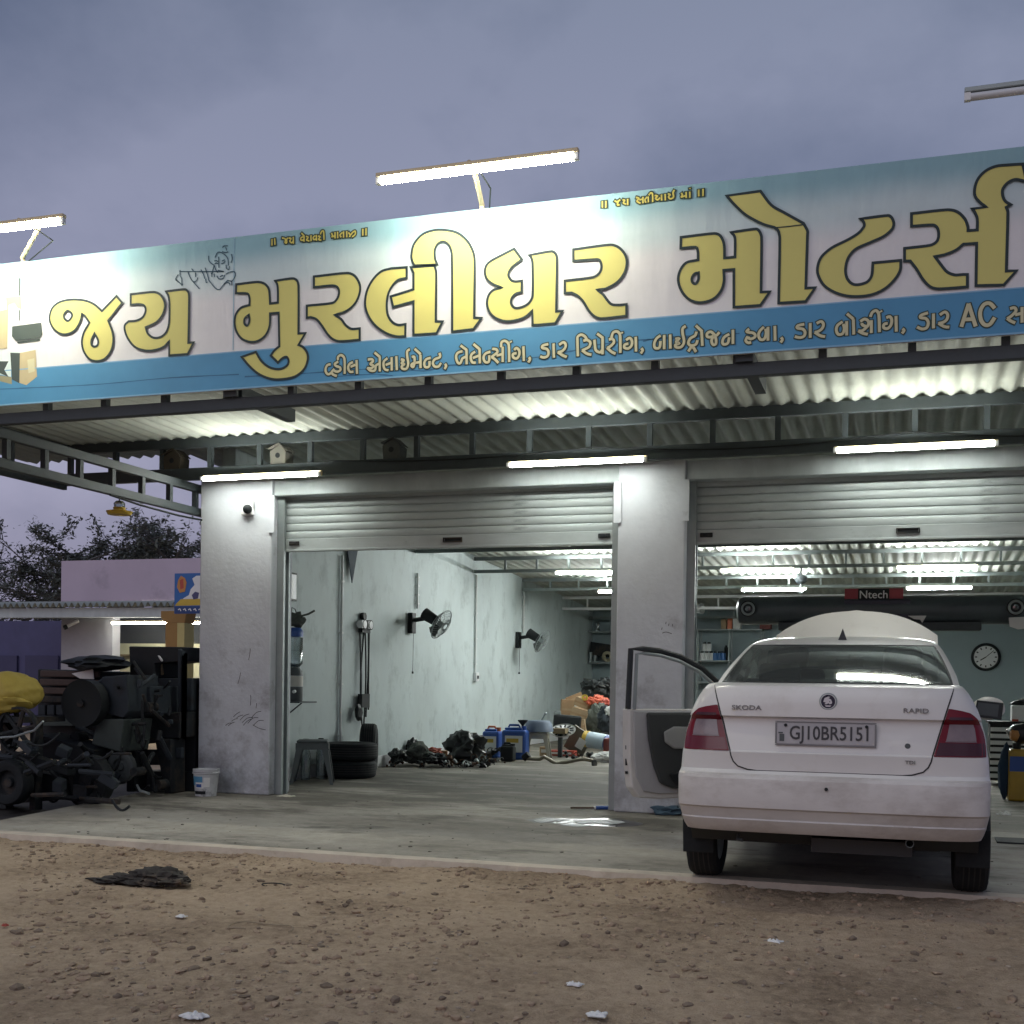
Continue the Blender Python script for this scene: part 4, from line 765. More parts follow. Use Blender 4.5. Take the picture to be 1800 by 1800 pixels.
# stickers inside rear window
q = MB(); q.add([cw(cabpt(s, z)[0], cabpt(s, z)[1]+.006, z) for s, z in ((.62, 1.15), (.80, 1.15), (.78, 1.19), (.64, 1.19))], [(0, 1, 2, 3)]); part('window_sticker', q, mat('sticker', (.55, .48, .44), .6), rw_)
# roof antenna
q = MB(); a0 = Vector(cw(.0, 1.42, 1.425)); q.add([a0+Vector(v) for v in ((-.028, 0, 0), (.028, 0, 0), (0, .16, .010), (0, .01, .078), (0, .05, .078))], [(0, 1, 3), (1, 2, 4, 3), (2, 0, 3, 4), (0, 2, 1)]); part('antenna_fin', q, TRIM, car)
# open bonnet
HB = MB(); rb_ = []
th_ = R(49)
for v in np.linspace(0, 1, 9):
    row = []
    for u in np.linspace(-1, 1, 21):
        Lm = .97*(1-.24*abs(u)**2.4)+.012*max(0, 1-abs(u)*9); d_ = v*Lm
        row.append(cw(u*(.66-.02*v), 3.04+d_*math.cos(th_)+.05*abs(u)**2, 1.02+d_*math.sin(th_)-.03*abs(u)**3+.03*math.sin(v*3.1)))
    rb_.append(row)
HB.grid(rb_); HB.grid([[(x, y+.018, z-.022) for x, y, z in r_] for r_ in rb_]); part('bonnet', HB, CARW, car, smooth=True)
q = MB(); q.cyl(cw(.5, 3.6, .88), cw(.52, 3.5, 1.42), .006); part('bonnet_stay', q, TRIM, car)
# mirrors
q = MB(); q.blob(cw(.985, 2.74, .975), (.115, .075, .085), 2, .08, 3); mir = part('wing_mirror', q, CARW, car, smooth=True)
q = MB(); q.obox(cw(.985, 2.672, .965), (.185, .012, .125), (0, R(6), 0)); part('mirror_glass', q, TRIM, mir, bevel=.012)
q = MB(); q.obox(cw(.975, 2.664, .967), (.145, .006, .09), (0, R(6), 0)); part('mirror_glass', q, GREYP, mir)
q = MB(); q.box(cw(.80, 2.72, .93), cw(.92, 2.76, .96)); part('mirror_arm', q, TRIM, mir)
# wheels
for x, y in ((-.780, .86), (.780, .86), (-.755, 3.42), (.755, 3.42)):
    q = MB(); pr = [(.20, -.085), (.255, -.098), (.285, -.09), (.298, -.07), (.301, 0), (.298, .07), (.285, .09), (.255, .098), (.20, .085)]
    wc = cw(x, y, .300+slab_z(T+y)); q.lathe(pr, wc, 'X', 36); wh = part('wheel', q, RUBBER, car, smooth=True, sharp=30)
    q = MB()
    for h in (-.045, -.015, .015, .045): q.lathe([(.3022, h-.004), (.3022, h+.004)], wc, 'X', 36)
    part('tread_groove', q, GAP, wh)
    sg_ = 1 if x > 0 else -1; q = MB(); q.lathe([(.20, .08*sg_), (.19, .05*sg_), (.06, .065*sg_), (.0, .07*sg_)], wc, 'X', 24); q.lathe([(.2, -.08*sg_), (.1, -.05*sg_), (0, -.05*sg_)], wc, 'X', 24); part('rim', q, STEEL2, wh, smooth=True)
    q = MB(); q.cyl(cw(x, y, .33), cw(.852*sg_, y, .33), .345, seg=32); part('wheel_arch', q, TRIM, car) if False else None
for sg_ in (-1, 1):
    q = MB(); q.obox(cw(sg_*.775, .46, .215), (.185, .012, .22), (R(8), 0, 0)); q.box(cw(min(sg_*.66, sg_*.835), .42, .28), cw(max(sg_*.66, sg_*.835), .62, .34)); part('mud_flap', q, RUBBER, car, bevel=.005)
q = MB(); ex = cw(.435, .16, .262); q.lathe([(.019, 0), (.023, 0), (.023, .3), (.019, .3)], ex, 'Y', 18, close=True); part('exhaust', q, STEELM, car, smooth=True)
q = MB(); q.tube([cw(-.50, .2, .26), cw(-.50, .16, .235), cw(-.47, .15, .235)], .010); part('tow_hook', q, TRIM, car)
# open front door: local (u along from the hinge, v up, w outward thickness)
hx, hy, al = -.825, 2.86, R(43)
du = Vector((-math.sin(al), -math.cos(al), 0)); dn = Vector((math.cos(al), -math.sin(al), 0))   # dn = inner face normal
def dw(u, v, t=0.): return Vector(cw(hx, hy, v))+du*u+dn*t
def dprism(pts, t0, t1): return MB().prism([dw(u, v, t0) for u, v in pts], dn*(t1-t0))
door = part('open_door', dprism([(0, .36), (.05, .27), (.30, .245), (.80, .245), (.98, .26), (1.045, .34), (1.075, .55), (1.085, .93), (0, .93)], -.10, -.002), CARW, car, bevel=.012)
part('door_rim', dprism([(.03, .38), (.10, .30), (.80, .285), (.95, .31), (1.02, .42), (1.045, .60), (1.05, .915), (.03, .915)], -.001, .012), mat('door_paint_grey', (.45, .45, .46), .5), door, bevel=.006)
part('door_trim', dprism([(.05, .40), (.14, .33), (.70, .325), (.82, .37), (.88, .50), (.93, .70), (.95, .905), (.05, .905)], .0125, .05), DARKIN, door, bevel=.02)
part('door_trim', dprism([(.16, .66), (.25, .62), (.72, .63), (.80, .68), (.81, .76), (.72, .80), (.25, .79), (.16, .74)], .051, .075), GREYIN, door, bevel=.015)
part('door_pocket', dprism([(.15, .38), (.70, .37), (.76, .44), (.20, .50)], .051, .085), BLACK, door, bevel=.012)
fo = [(1.078, .93), (1.06, 1.38), (.95, 1.385), (.80, 1.375), (.60, 1.335), (.40, 1.255), (.20, 1.12), (.05, .985), (0, .932)]
q = MB(); P_ = [dw(u, v, -.03) for u, v in fo]; q.tube(P_, .022, 8); part('window_frame', q, TRIM, door, smooth=True)
fi = [(1.035, .93), (1.02, 1.345), (.94, 1.35), (.80, 1.338), (.61, 1.295), (.42, 1.215), (.24, 1.09), (.10, .96)]
q = MB(); q.tube([dw(u, v, -.008) for u, v in fi], .014, 8); part('window_frame', q, STEEL2, door, smooth=True)
q = MB(); q.box((0, 0, 0), (0, 0, 0)) if False else None
q.obox(dw(1.06, .53, -.05), (.03, .03, .05)); q.obox(dw(1.068, .64, -.05), (.02, .02, .03)); q.obox(dw(1.068, .45, -.05), (.02, .02, .02)); part('door_latch', q, BLACK, door)
q = MB(); q.blob(dw(.10, 1.02, -.22), (.085, .07, .085), 5, .08, 3); mir2 = part('wing_mirror', q, CARW, door, smooth=True)
q = MB(); q.tube([dw(.12, .965, -.05), dw(.10, .985, -.16)], .02); part('mirror_arm', q, TRIM, door)
# ================================================================ THINGS ON THE GARAGE WALLS
def atw(px, py): return at(px, py, X=XW)
PIPEM = mat('conduit', (.68, .70, .69), .5); 
def conduit(y, z0, z1, label, sw=None, m=None):
    q = MB(); q.cyl((XW+.024, y, z0), (XW+.024, y, z1), .017, seg=10); t = thing('conduit', label, 'pipe', (XW+.02, y, z0), 'conduits down the side wall'); part('pipe', q, m or PIPEM, t, smooth=True)
    q = MB()
    for k in range(4): zz = z0+(z1-z0)*(.12+.25*k); q.box((XW+.001, y-.028, zz), (XW+.045, y+.028, zz+.02))
    part('clip', q, PIPEM, t)
    if sw: q = MB(); q.box((XW+.002, y-.04, sw-.07), (XW+.06, y+.09, sw+.07)); part('switch_box', q, WHITE, t, bevel=.006); q = MB(); q.box((XW+.061, y-.01, sw-.03), (XW+.07, y+.05, sw+.02)); part('switch', q, BLACK, t)
conduit(13.1, .15, 2.61, 'full height conduit on the side wall beside the hanging gauges'); conduit(15.45, 2.12, 2.61, 'short conduit coming down to the nearer wall fan', m=PIPEM)
conduit(17.85, 1.2, 2.80, 'conduit ending in a white switch box between the two wall fans', sw=1.2); conduit(20.33, 2.0, 2.72, 'conduit coming down to the farther wall fan')
a = atw(605, 972); b = atw(624, 971); c = atw(614, 1025)
q = MB(); q.prism([(XW+.03, a.y, a.z+.05), (XW+.03, b.y, b.z+.05), (XW+.03, c.y, c.z)], (.012, 0, 0)); single('pennant', q, mat('pennant', (.05, .07, .09), .8), 'dark pointed pennant hanging on the side wall under the shutter', 'pennant', (XW+.03, a.y, a.z))
# gauge set with hoses
g0 = atw(634, 1098); t = thing('gauge_manifold', 'pair of round white gauges with long black hoses hanging on the side wall', 'gauge set', tuple(g0))
q = MB(); q.cyl((XW+.01, g0.y, g0.z+.10), (XW+.06, g0.y, g0.z+.10), .05, seg=14); q.box((XW+.02, g0.y-.10, g0.z-.10), (XW+.07, g0.y+.14, g0.z-.04)); part('manifold', q, BLACK, t)
for dy in (-.06, .12):
    q = MB(); q.cyl((XW+.03, g0.y+dy, g0.z), (XW+.09, g0.y+dy, g0.z), .062, seg=18); gg = part('gauge', q, BLACK, t, smooth=True, sharp=30)
    q = MB(); q.obox((XW+.082, g0.y+dy-.035, g0.z), (.01, .085, .1)); q.lathe([(0, .0915), (.05, .0915)], (XW, g0.y+dy, g0.z), 'X', 16); q.cyl((XW+.05, g0.y+dy-.0635, g0.z), (XW+.05, g0.y+dy-.066, g0.z), .05); part('dial', q, WHITE, gg)
for k, (dy, zb, sw) in enumerate(((-.10, .62, .03), (-.03, .48, -.04), (.03, .55, .05), (.10, .66, .02), (.15, .75, -.03))):
    q = MB(); q.tube([(XW+.05+.01*math.sin(z*3+k), g0.y+dy+sw*math.sin((z-zb)*3.0), z) for z in np.linspace(g0.z-.06, zb, 14)], .010, 6); part('hose', q, BLACK, t, smooth=True)
q = MB(); q.box((XW+.03, g0.y-.12, .78), (XW+.09, g0.y+.10, .95)); q.blob((XW+.08, g0.y-.2, .72), (.04, .08, .10), 3, .3, 2); part('hose_end', q, BLACK, t)
# wall fans
def wall_fan(y, z, yaw, tilt, label, cord):
    t = thing('wall_fan', label, 'fan', (XW, y, z), 'wall fans on the side wall')
    q = MB(); q.box((XW+.001, y-.07, z-.16), (XW+.07, y+.07, z+.12)); q.cyl((XW+.07, y, z+.02), (XW+.26, y, z+.05), .032, seg=10); part('bracket', q, BLACK, t, bevel=.008)
    d = Vector((math.cos(yaw)*math.cos(tilt), math.sin(yaw)*math.cos(tilt), math.sin(tilt))); c0 = Vector((XW+.30, y, z+.06))
    q = MB(); q.cyl(c0-d*.10, c0+d*.10, .085, .07, seg=18); part('motor', q, BLACK, t, smooth=True, sharp=40)
    m3 = d.to_track_quat('Z', 'Y').to_matrix(); hub = c0+d*.20; Rf = .215
    def F(r, a_, h): return hub+m3@Vector((r*math.cos(a_), r*math.sin(a_), h))
    q = MB(); 
    for k in range(3):
        a0 = k*2.094; rows = []
        for r_ in (.04, .10, .16, .195): rows.append([F(r_, a0+da*(.55+.4*r_/.2), -.03+.06*(da/1.0)) for da in (-.6, -.2, .2, .6)])
        q.grid(rows)
    part('blade', q, mat('fan_blade', (.05, .06, .06), .4), t, smooth=True)
    q = MB(); q.cyl(hub-d*.05, hub+d*.03, .04, seg=14); part('hub', q, STEEL2, t, smooth=True, sharp=40)
    q = MB(); ring = lambda r_, h: [F(r_, 2*math.pi*i/28, h) for i in range(29)]
    q.tube(ring(Rf, 0), .007, 5); q.tube(ring(Rf*.66, .05), .003, 4); q.tube(ring(Rf*.33, .062), .003, 4); q.tube(ring(Rf*.66, -.06), .003, 4)
    for k in range(36):
        a_ = 2*math.pi*k/36; q.tube([F(.04, a_, .065), F(Rf*.6, a_, .052), F(Rf, a_, 0)], .0022, 4)
        if k % 2 == 0: q.tube([F(.07, a_, -.085), F(Rf*.6, a_, -.065), F(Rf, a_, 0)], .0022, 4)
    part('grille', q, STEEL2, t, smooth=True)
    q = MB(); q.tube([(XW+.06, y+.0, z-.16), (XW+.06, y-.01, cord)], .004, 5); q.cyl((XW+.06, y-.01, cord-.03), (XW+.06, y-.01, cord), .014, seg=8); part('pull_cord', q, BLACK, t)
wall_fan(15.24, 1.93, R(-4), R(-30), 'nearer black wall fan on the side wall, right of the hanging gauges', 1.25)
wall_fan(20.02, 1.88, R(-4), R(-30), 'farther dark wall fan on the side wall, above the pile of cartons', 1.30)
# small framed board
a = at(504, 1008, Y=11.9); q = MB(); q.box((XW+.002, 11.62, 1.98), (XW+.05, 11.93, 2.29)); t = thing('meter_board', 'pale meter board with dark frame at the near end of the side wall', 'meter board', (XW, 11.8, 2.0)); part('frame', q, BLACK, t)
q = MB(); q.box((XW+.051, 11.64, 2.0), (XW+.056, 11.91, 2.27)); part('board', q, WHITE, t)
# water dispenser stack on a bracket shelf
wx, wy = -6.33, 11.75
t = thing('wall_shelf', 'small dark bracket shelf on the side wall just inside the left pillar', 'shelf', (XW, wy, .86)); q = MB(); q.box((XW+.002, wy-.2, .865), (XW+.30, wy+.2, .88)); q.tube([(XW+.01, wy, .70), (XW+.22, wy, .862)], .008, 6); part('plank', q, STEEL, t)
t = thing('water_dispenser', 'stacked water filter with blue lid and clear jar on the bracket shelf', 'water filter', (wx, wy, .882))
q = MB(); q.lathe([(0, .883), (.095, .884), (.10, .90), (.10, 1.04), (0, 1.041)], (wx, wy, 0)); part('base', q, GREYP, t, smooth=True, sharp=30)
q = MB(); q.lathe([(.0, 1.043), (.102, 1.044), (.102, 1.155), (0, 1.156)], (wx, wy, 0)); part('label_band', q, mat('cream_plastic', (.60, .58, .52), .5), t, smooth=True, sharp=30)
q = MB(); q.lathe([(.0, 1.158), (.10, 1.16), (.092, 1.21), (.06, 1.25), (0, 1.26)], (wx, wy, 0)); part('dome', q, GREYP, t, smooth=True, sharp=30)
q = MB(); q.lathe([(.06, 1.252), (.095, 1.29), (.097, 1.42), (.090, 1.43), (.097, 1.44), (.095, 1.575), (0, 1.58)], (wx, wy, 0)); part('jar', q, glassy('clear_plastic', (.80, .88, .90), .15, .70), t, smooth=True, sharp=40)
q = MB(); q.lathe([(.0, 1.581), (.10, 1.582), (.10, 1.64), (.07, 1.68), (0, 1.685)], (wx, wy, 0)); part('lid', q, BLUEP, t, smooth=True, sharp=30)
q = MB(); q.cyl((wx+.06, wy-.08, .99), (wx+.07, wy-.125, .985), .018, seg=10); part('tap', q, WHITE, t)
q = MB(); q.blob((wx, wy+.02, 1.77), (.10, .08, .085), 4, .4, 3); q.tube([(wx-.04, wy, 1.82), (wx-.02, wy-.02, 1.90), (wx+.02, wy-.02, 1.88), (wx+.03, wy, 1.82)], .006, 5); q.tube([(wx+.05, wy, 1.80), (wx+.16, wy+.02, 1.83), (wx+.22, wy+.05, 1.87)], .012, 6)
single('bag', q, CLOTHG, 'crumpled dark pouch lying on top of the water filter', 'bag', (wx, wy, 1.69), smooth=True)

# ================================================================ THINGS ON THE GARAGE FLOOR
def stool(x, y, h, rt, rb, m, label, rot=0):
    t = thing('plastic_stool', label, 'stool', (x, y, 0)); mz = Matrix.Rotation(rot, 3, 'Z')
    q = MB(); q.box((-rt, -rt, h-.03), (rt, rt, h)); part('seat', moved(q, (x, y, 0), mz), m, t, bevel=.02)
    for sx, sy in ((-1, -1), (1, -1), (1, 1), (-1, 1)):
        q = MB(); a_ = Vector((sx*(rt-.005), sy*(rt-.005), h-.031)); b_ = Vector((sx*rb, sy*rb, 0.001)); w1, w2 = .055, .035
        for (ux, uy) in ((-sx, 0), (0, -sy)):
            q.add([a_, a_+Vector((ux*w1*1.3, uy*w1*1.3, 0)), b_+Vector((ux*w2, uy*w2, 0)), b_, a_+Vector((-sx*.004, -sy*.004, 0)), a_+Vector((ux*w1*1.3-sx*.006*(uy != 0), uy*w1*1.3-sy*.006*(ux != 0), 0)), b_+Vector((ux*w2-sx*.006*(uy != 0), uy*w2-sy*.006*(ux != 0), 0)), b_+Vector((-sx*.004, -sy*.004, 0))], [(0, 1, 2, 3), (4, 7, 6, 5), (1, 5, 6, 2), (0, 3, 7, 4)])
        part('leg', moved(q, (x, y, 0), mz), m, t)
    q = MB(); z_ = h-.10; r_ = rt+(rb-rt)*.2-.004
    q.box((-r_, -r_+.006, z_), (r_, -r_+.010, h-.0305)); q.box((-r_, r_-.010, z_), (r_, r_-.006, h-.0305)); q.box((-r_+.006, -r_+.011, z_), (-r_+.010, r_-.011, h-.0305)); q.box((r_-.010, -r_+.011, z_), (r_-.006, r_-.011, h-.0305)); part('apron', moved(q, (x, y, 0), mz), m, t)
stool(-6.07, 11.72, .47, .165, .23, GREYP, 'dark grey plastic stool beside the stacked tyres by the left pillar', R(24))
def tyre(c, ax, label, r=.30, wd=.20, cat='tyre', m=None, group='loose tyres by the left pillar'):
    t = thing('loose_tyre', label, cat, tuple(c), group); h = wd/2
    q = MB(); q.lathe([(r*.62, -h*.8), (r*.80, -h), (r*.94, -h*.9), (r, -h*.65), (r, h*.65), (r*.94, h*.9), (r*.80, h), (r*.62, h*.8), (r*.66, 0)], c, ax, 36, close=True); part('carcass', q, m or RUBBER, t, smooth=True, sharp=35)
    q = MB()
    for g_ in (-.4, -.13, .13, .4): q.lathe([(r+.0015, h*g_-.005), (r+.0015, h*g_+.005)], c, ax, 36)
    part('tread_groove', q, GAP, t); return t
tyre((-6.06, 12.62, .101), 'Z', 'lower worn tyre of the stack of two beside the grey stool'); tyre((-6.05, 12.63, .303), 'Z', 'upper tyre of the stack of two beside the grey stool', .305)
tyre((-6.13, 13.28, .30), 'X', 'worn tyre standing against the wall behind the stack of two', .30, .20).rotation_euler.z = R(21)
for (x, y, h, lab) in ((-6.33, 12.05, .46, 'clear bottle with black cap right next to the left pillar'), (-6.26, 12.28, .46, 'clear bottle with black cap behind the grey stool')):
    t = thing('bottle', lab, 'bottle', (x, y, 0), 'bottles behind the grey stool'); q = MB(); q.lathe([(0, .002), (.05, .004), (.055, .05), (.055, .30), (.025, .38), (.022, h-.03)], (x, y, 0), seg=16); part('body', q, MATS['clear_plastic'], t, smooth=True)
    q = MB(); q.cyl((x, y, h-.03), (x, y, h), .03, seg=12); part('cap', q, BLACK, t)
def heap(name, px, py, Y, rad, m, label, cat, seed, amp=.4, sub=4, base=0):
    c_ = at(px, py, Y=Y); q = MB(); q.blob(c_, rad, seed, amp, sub, flat=base+.003)
    return single(name, q, m, label, cat, (c_.x, c_.y, base), smooth=True)
BAGB = mat('black_bag', (.014, .017, .018), .45, var=.3, vscale=9)
heap('bag', 818, 1318, 15.2, (.27, .2, .22), BAGB, 'large shiny black bag slumped at the foot of the side wall', 'bag', 2, .5)
heap('bag', 735, 1325, 14.8, (.17, .15, .13), CLOTHG, 'slack olive grey cloth bag on the floor by the wall', 'bag', 8, .45)
heap('bag', 700, 1330, 14.5, (.11, .1, .10), BAGB, 'small black bag nearest the stacked tyres', 'bag', 5, .45)
heap('bag', 726, 1315, 15.2, (.09, .1, .12), BAGB, 'black pouch behind the olive cloth bag', 'bag', 6, .4)
heap('rag', 757, 1322, 15.5, (.15, .12, .06), mat('red_rag', (.28, .07, .045), .9, var=.4, vscale=12), 'dirty red rag between two bags by the wall', 'rag', 12, .6)
heap('bag', 768, 1334, 14.7, (.14, .12, .07), BAGB, 'flat black bag in front of the red rag', 'bag', 17, .7)
def engine_part(px, py, Y, s_, seed, label, n_=9, mm=None):
    rng = random.Random(seed); c_ = at(px, py, Y=Y); t = thing('engine_part', label, 'engine part', (c_.x, c_.y, 0), 'engine parts on the garage floor')
    for k in range(n_):
        q = MB(); o_ = Vector((rng.uniform(-1, 1)*s_, rng.uniform(-.6, .6)*s_, rng.uniform(.05, .9)*s_)); o_ = Vector((c_.x, c_.y, .01))+o_
        if k % 3 == 0: q.cyl(o_, o_+Vector((rng.uniform(-.6, .6), rng.uniform(-.5, .5), rng.uniform(-.1, .5)))*s_*.8, s_*rng.uniform(.12, .3), seg=12); nm = 'barrel'
        elif k % 3 == 1: q.obox(o_, (s_*rng.uniform(.3, .7), s_*rng.uniform(.3, .6), s_*rng.uniform(.2, .5)), (rng.random(), rng.random(), rng.random())); nm = 'block'
        else: q.tube([o_+Vector((math.cos(a_)*s_*.35, 0.1*a_*s_, math.sin(a_)*s_*.3)) for a_ in np.linspace(0, 3.6, 9)], s_*.05, 6); nm = 'hose'
        part(nm, q, (mm or [IRON, BLACK, STEEL2, RUST])[rng.randrange(4 if mm is None else len(mm))], t)
engine_part(800, 1335, 14.7, .13, 3, 'small greasy engine parts in front of the large black bag')
engine_part(838, 1330, 14.9, .15, 5, 'greasy engine part with silver bracket right of the large black bag'); engine_part(858, 1336, 15.0, .10, 9, 'small metal pump lying before the orange topped can', 7)
engine_part(860, 1318, 16.2, .17, 21, 'dark motor standing against the orange topped can', 8, [IRON, BLACK])
def can(px, py, Y, wd, dp, h, m, label, lidm, lab=True, rot=0, group='jerrycans by the side wall'):
    c_ = at(px, py, Y=Y); x, y = c_.x, c_.y; t = thing('jerrycan', label, 'jerrycan', (x, y, 0), group); mz = Matrix.Rotation(rot, 3, 'Z'); mv = lambda q: moved(q, (x, y, 0), mz)
    q = MB(); q.box((-wd/2, -dp/2, .003), (wd/2, dp/2, h*.86)); part('body', mv(q), m, t, bevel=.03)
    q = MB(); q.box((-wd*.42, -dp*.3, h*.861), (wd*.30, dp*.3, h*.93)); part('shoulder', mv(q), m, t, bevel=.015)
    q = MB(); q.tube([(-wd*.3, 0, h*.92), (-wd*.25, 0, h), (wd*.12, 0, h), (wd*.18, 0, h*.92)], .016, 8); part('handle', mv(q), lidm, t, smooth=True)
    q = MB(); q.cyl((wd*.34, 0, h*.862), (wd*.34, 0, h*.98), .035, seg=14); part('cap', mv(q), lidm, t, smooth=True, sharp=40)
    if lab: q = MB(); q.box((-wd*.36, -dp/2-.003, h*.22), (wd*.36, -dp/2-.001, h*.70)); part('label', mv(q), WHITE, t); q = MB(); q.box((-wd*.30, -dp/2-.005, h*.50), (wd*.20, -dp/2-.0035, h*.62)); part('label_print', mv(q), YELP, t)
can(866, 1332, 16.9, .26, .25, .46, BLUEP, 'blue jerrycan with an orange red lid by the side wall', ORANGE); can(906, 1334, 16.7, .36, .28, .50, BLUEP, 'big blue jerrycan with a white label and funnel on top', BLUEP, rot=.1)
c_ = at(922, 1290, Y=16.75); q = MB(); q.lathe([(.012, .42), (.018, .50), (.07, .56), (.075, .575)], (c_.x-.02, 16.72, 0), seg=16); single('funnel', q, BLACK, 'small black funnel stuck in the top of the big blue jerrycan', 'funnel', (c_.x, 16.7, .45), smooth=True)
can(893, 1337, 16.2, .20, .15, .26, BLACK, 'small black jerrycan in front of the big blue one', BLACK, False)
stp = at(944, 1334, Y=17.0); stool(stp.x, 17.0, .40, .16, .21, mat('cream_stool', (.40, .39, .33), .6, var=.2), 'dirty cream plastic stool carrying a grey tub', R(12))
q = MB(); q.lathe([(0, .57), (.16, .565), (.19, .53), (.22, .405), (0, .402)], (stp.x+.02, 17.0, 0), seg=24); single('tub', q, mat('blue_grey_tub', (.13, .17, .24), .5), 'upturned blue grey tub on the cream stool', 'tub', (stp.x, 17, .4), smooth=True, sharp=40)
c_ = at(952, 1272, Y=17.0); q = MB(); q.cyl((c_.x, 17, .571), (c_.x+.05, 17, .66), .012, seg=8); q.cyl((c_.x+.05, 17, .66), (c_.x+.07, 17, .68), .02, seg=8); single('gun_nozzle', q, STEEL2, 'small metal nozzle lying on the grey tub', 'nozzle', (c_.x, 17, .57))
# wheel cover, trestle and junk behind
wc_ = at(990, 1285, Y=17.6); t = thing('wheel_cover', 'silver slotted wheel cover lying tilted on the trestle', 'wheel cover', tuple(wc_)); mt_ = Matrix.Rotation(R(64), 3, 'X')
q = MB(); q.lathe([(0, .03), (.06, .032), (.10, .025), (.19, .0), (.195, -.02)], (0, 0, 0), 'Y', 32); part('cover', moved(q, wc_, Matrix.Rotation(R(-62), 3, 'X')), mat('wheel_cover_silver', (.55, .56, .55), .35, .4), t, smooth=True)
for k in range(12):
    a_ = 2*math.pi*k/12; q = MB(); q.obox((.135*math.sin(a_), -.0245+.041, .135*math.cos(a_)), (.02, .014, .06), (0, a_, 0)); q.v = [(x, y_-.030, z) for x, y_, z in q.v]; part('slot', moved(q, wc_, Matrix.Rotation(R(-62), 3, 'X')), BLACK, t)
c_ = at(985, 1300, Y=17.5); t = thing('trestle', 'low wooden block on a dark post under the silver wheel cover', 'trestle', (c_.x, 17.5, 0))
q = MB(); q.box((c_.x-.09, 17.4, .36), (c_.x+.10, 17.6, .44)); part('top_block', q, WOOD, t); q = MB(); q.box((c_.x-.03, 17.47, .002), (c_.x+.03, 17.53, .359)); part('post', q, STEEL, t)
c_ = at(985, 1328, Y=17.9); q = MB(); q.box((c_.x-.22, 17.8, .003), (c_.x+.24, 18.0, .085)); t = thing('flat_box', 'flat red box with a white stripe behind the trestle', 'box', (c_.x, 17.9, 0)); part('box', q, REDP, t); q = MB(); q.box((c_.x-.2, 17.796, .03), (c_.x+.2, 17.799, .06)); part('stripe', q, WHITE, t)
c_ = at(1010, 1318, Y=17.9); q = MB(); q.obox((c_.x+.02, 18.05, .22), (.34, .03, .42), (R(18), R(32), 0)); single('metal_panel', q, mat('olive_panel', (.11, .115, .09), .6), 'olive metal panel leaning among the junk behind the trestle', 'panel', (c_.x, 18, 0))
c_ = at(1047, 1302, Y=17.3); t = thing('paint_drum', 'pale blue paint drum with yellow rim lying on its side near the middle pillar', 'drum', (c_.x, 17.3, .1)); d_ = Vector((.9, -.2, -.12)).normalized(); o_ = Vector((c_.x, 17.3, c_.z))
q = MB(); q.cyl(o_-d_*.11, o_+d_*.17, .12, seg=22); part('drum', q, mat('pale_blue', (.46, .58, .66), .45), t, smooth=True, sharp=40)
q = MB(); q.cyl(o_-d_*.18, o_-d_*.111, .122, seg=22); part('rim', q, YELP, t, smooth=True, sharp=40); q = MB(); q.cyl(o_+d_*.171, o_+d_*.24, .115, seg=22); part('rim', q, BLUEP, t, smooth=True, sharp=40)
c_ = at(1073, 1308, Y=17.2); q = MB(); q.box((c_.x-.09, 17.1, .003), (c_.x+.12, 17.35, .33)); single('fuel_can', q, mat('dark_red', (.18, .035, .03), .5), 'dark red fuel can half hidden behind the middle pillar', 'can', (c_.x, 17.2, 0), bevel=.03)
c_ = at(1022, 1305, Y=17.2); q = MB(); q.obox((c_.x, 17.15, c_.z-.02), (.12, .012, .15), (0, R(30), 0)); single('label_card', q, PAPER, 'white square warning card propped beside the pale blue drum', 'card', (c_.x, 17.15, .1))
# cartons and bags of the heap
def carton(px, py, Y, sz, rot, m, label):
    c_ = at(px, py, Y=Y); t = thing('carton', label, 'carton', tuple(c_), 'cartons on the junk heap'); from mathutils import Euler
    q = MB(); q.obox(c_, sz, rot); part('box', q, m, t); m3 = Euler(rot).to_matrix(); q = MB(); q.obox(c_+m3@Vector((0, -sz[1]/2-.002, 0)), (sz[0]*.96, .002, .035), rot); part('tape', q, CARD2 if m is CARD else CARD, t)
carton(997, 1247, 20.3, (.22, .3, .34), (0, R(3), R(20)), CARD, 'upright brown carton at the left of the junk heap'); carton(1010, 1228, 20.5, (.30, .25, .14), (0, R(-22), R(15)), CARD, 'brown carton resting on top of the upright one')
carton(1026, 1236, 20.1, (.26, .22, .15), (0, R(20), R(-8)), CARD2, 'tilted tan carton with yellow sticker on the heap'); carton(1022, 1256, 19.9, (.30, .25, .20), (0, R(14), R(-5)), CARD2, 'tan carton in the middle of the junk heap'); carton(1022, 1277, 19.2, (.14, .2, .22), (0, R(-8), R(10)), CARD2, 'small worn carton beside the black suitcase')
c_ = at(1029, 1226, Y=19.95); q = MB(); q.lathe([(.02, 0), (.055, 0), (.055, .02), (.02, .02)], (c_.x, 19.9, c_.z), 'Y', 18, close=True); single('tape_roll', q, YELP, 'small yellow tape roll on the tilted tan carton', 'tape roll', tuple(c_))
c_ = at(997, 1270, Y=19.0); q = MB(); q.obox((c_.x, 19.0, c_.z), (.44, .2, .24), (0, R(4), R(5))); t = thing('suitcase', 'black hard case below the cartons of the heap', 'case', (c_.x, 19, .2)); part('shell', q, BLACK, t, bevel=.03)
q = MB(); q.tube([(c_.x-.20, 18.93, c_.z+.10), (c_.x-.19, 18.92, c_.z+.18), (c_.x-.10, 18.92, c_.z+.18), (c_.x-.09, 18.93, c_.z+.11)], .01, 6); part('handle', q, STEEL2, t)
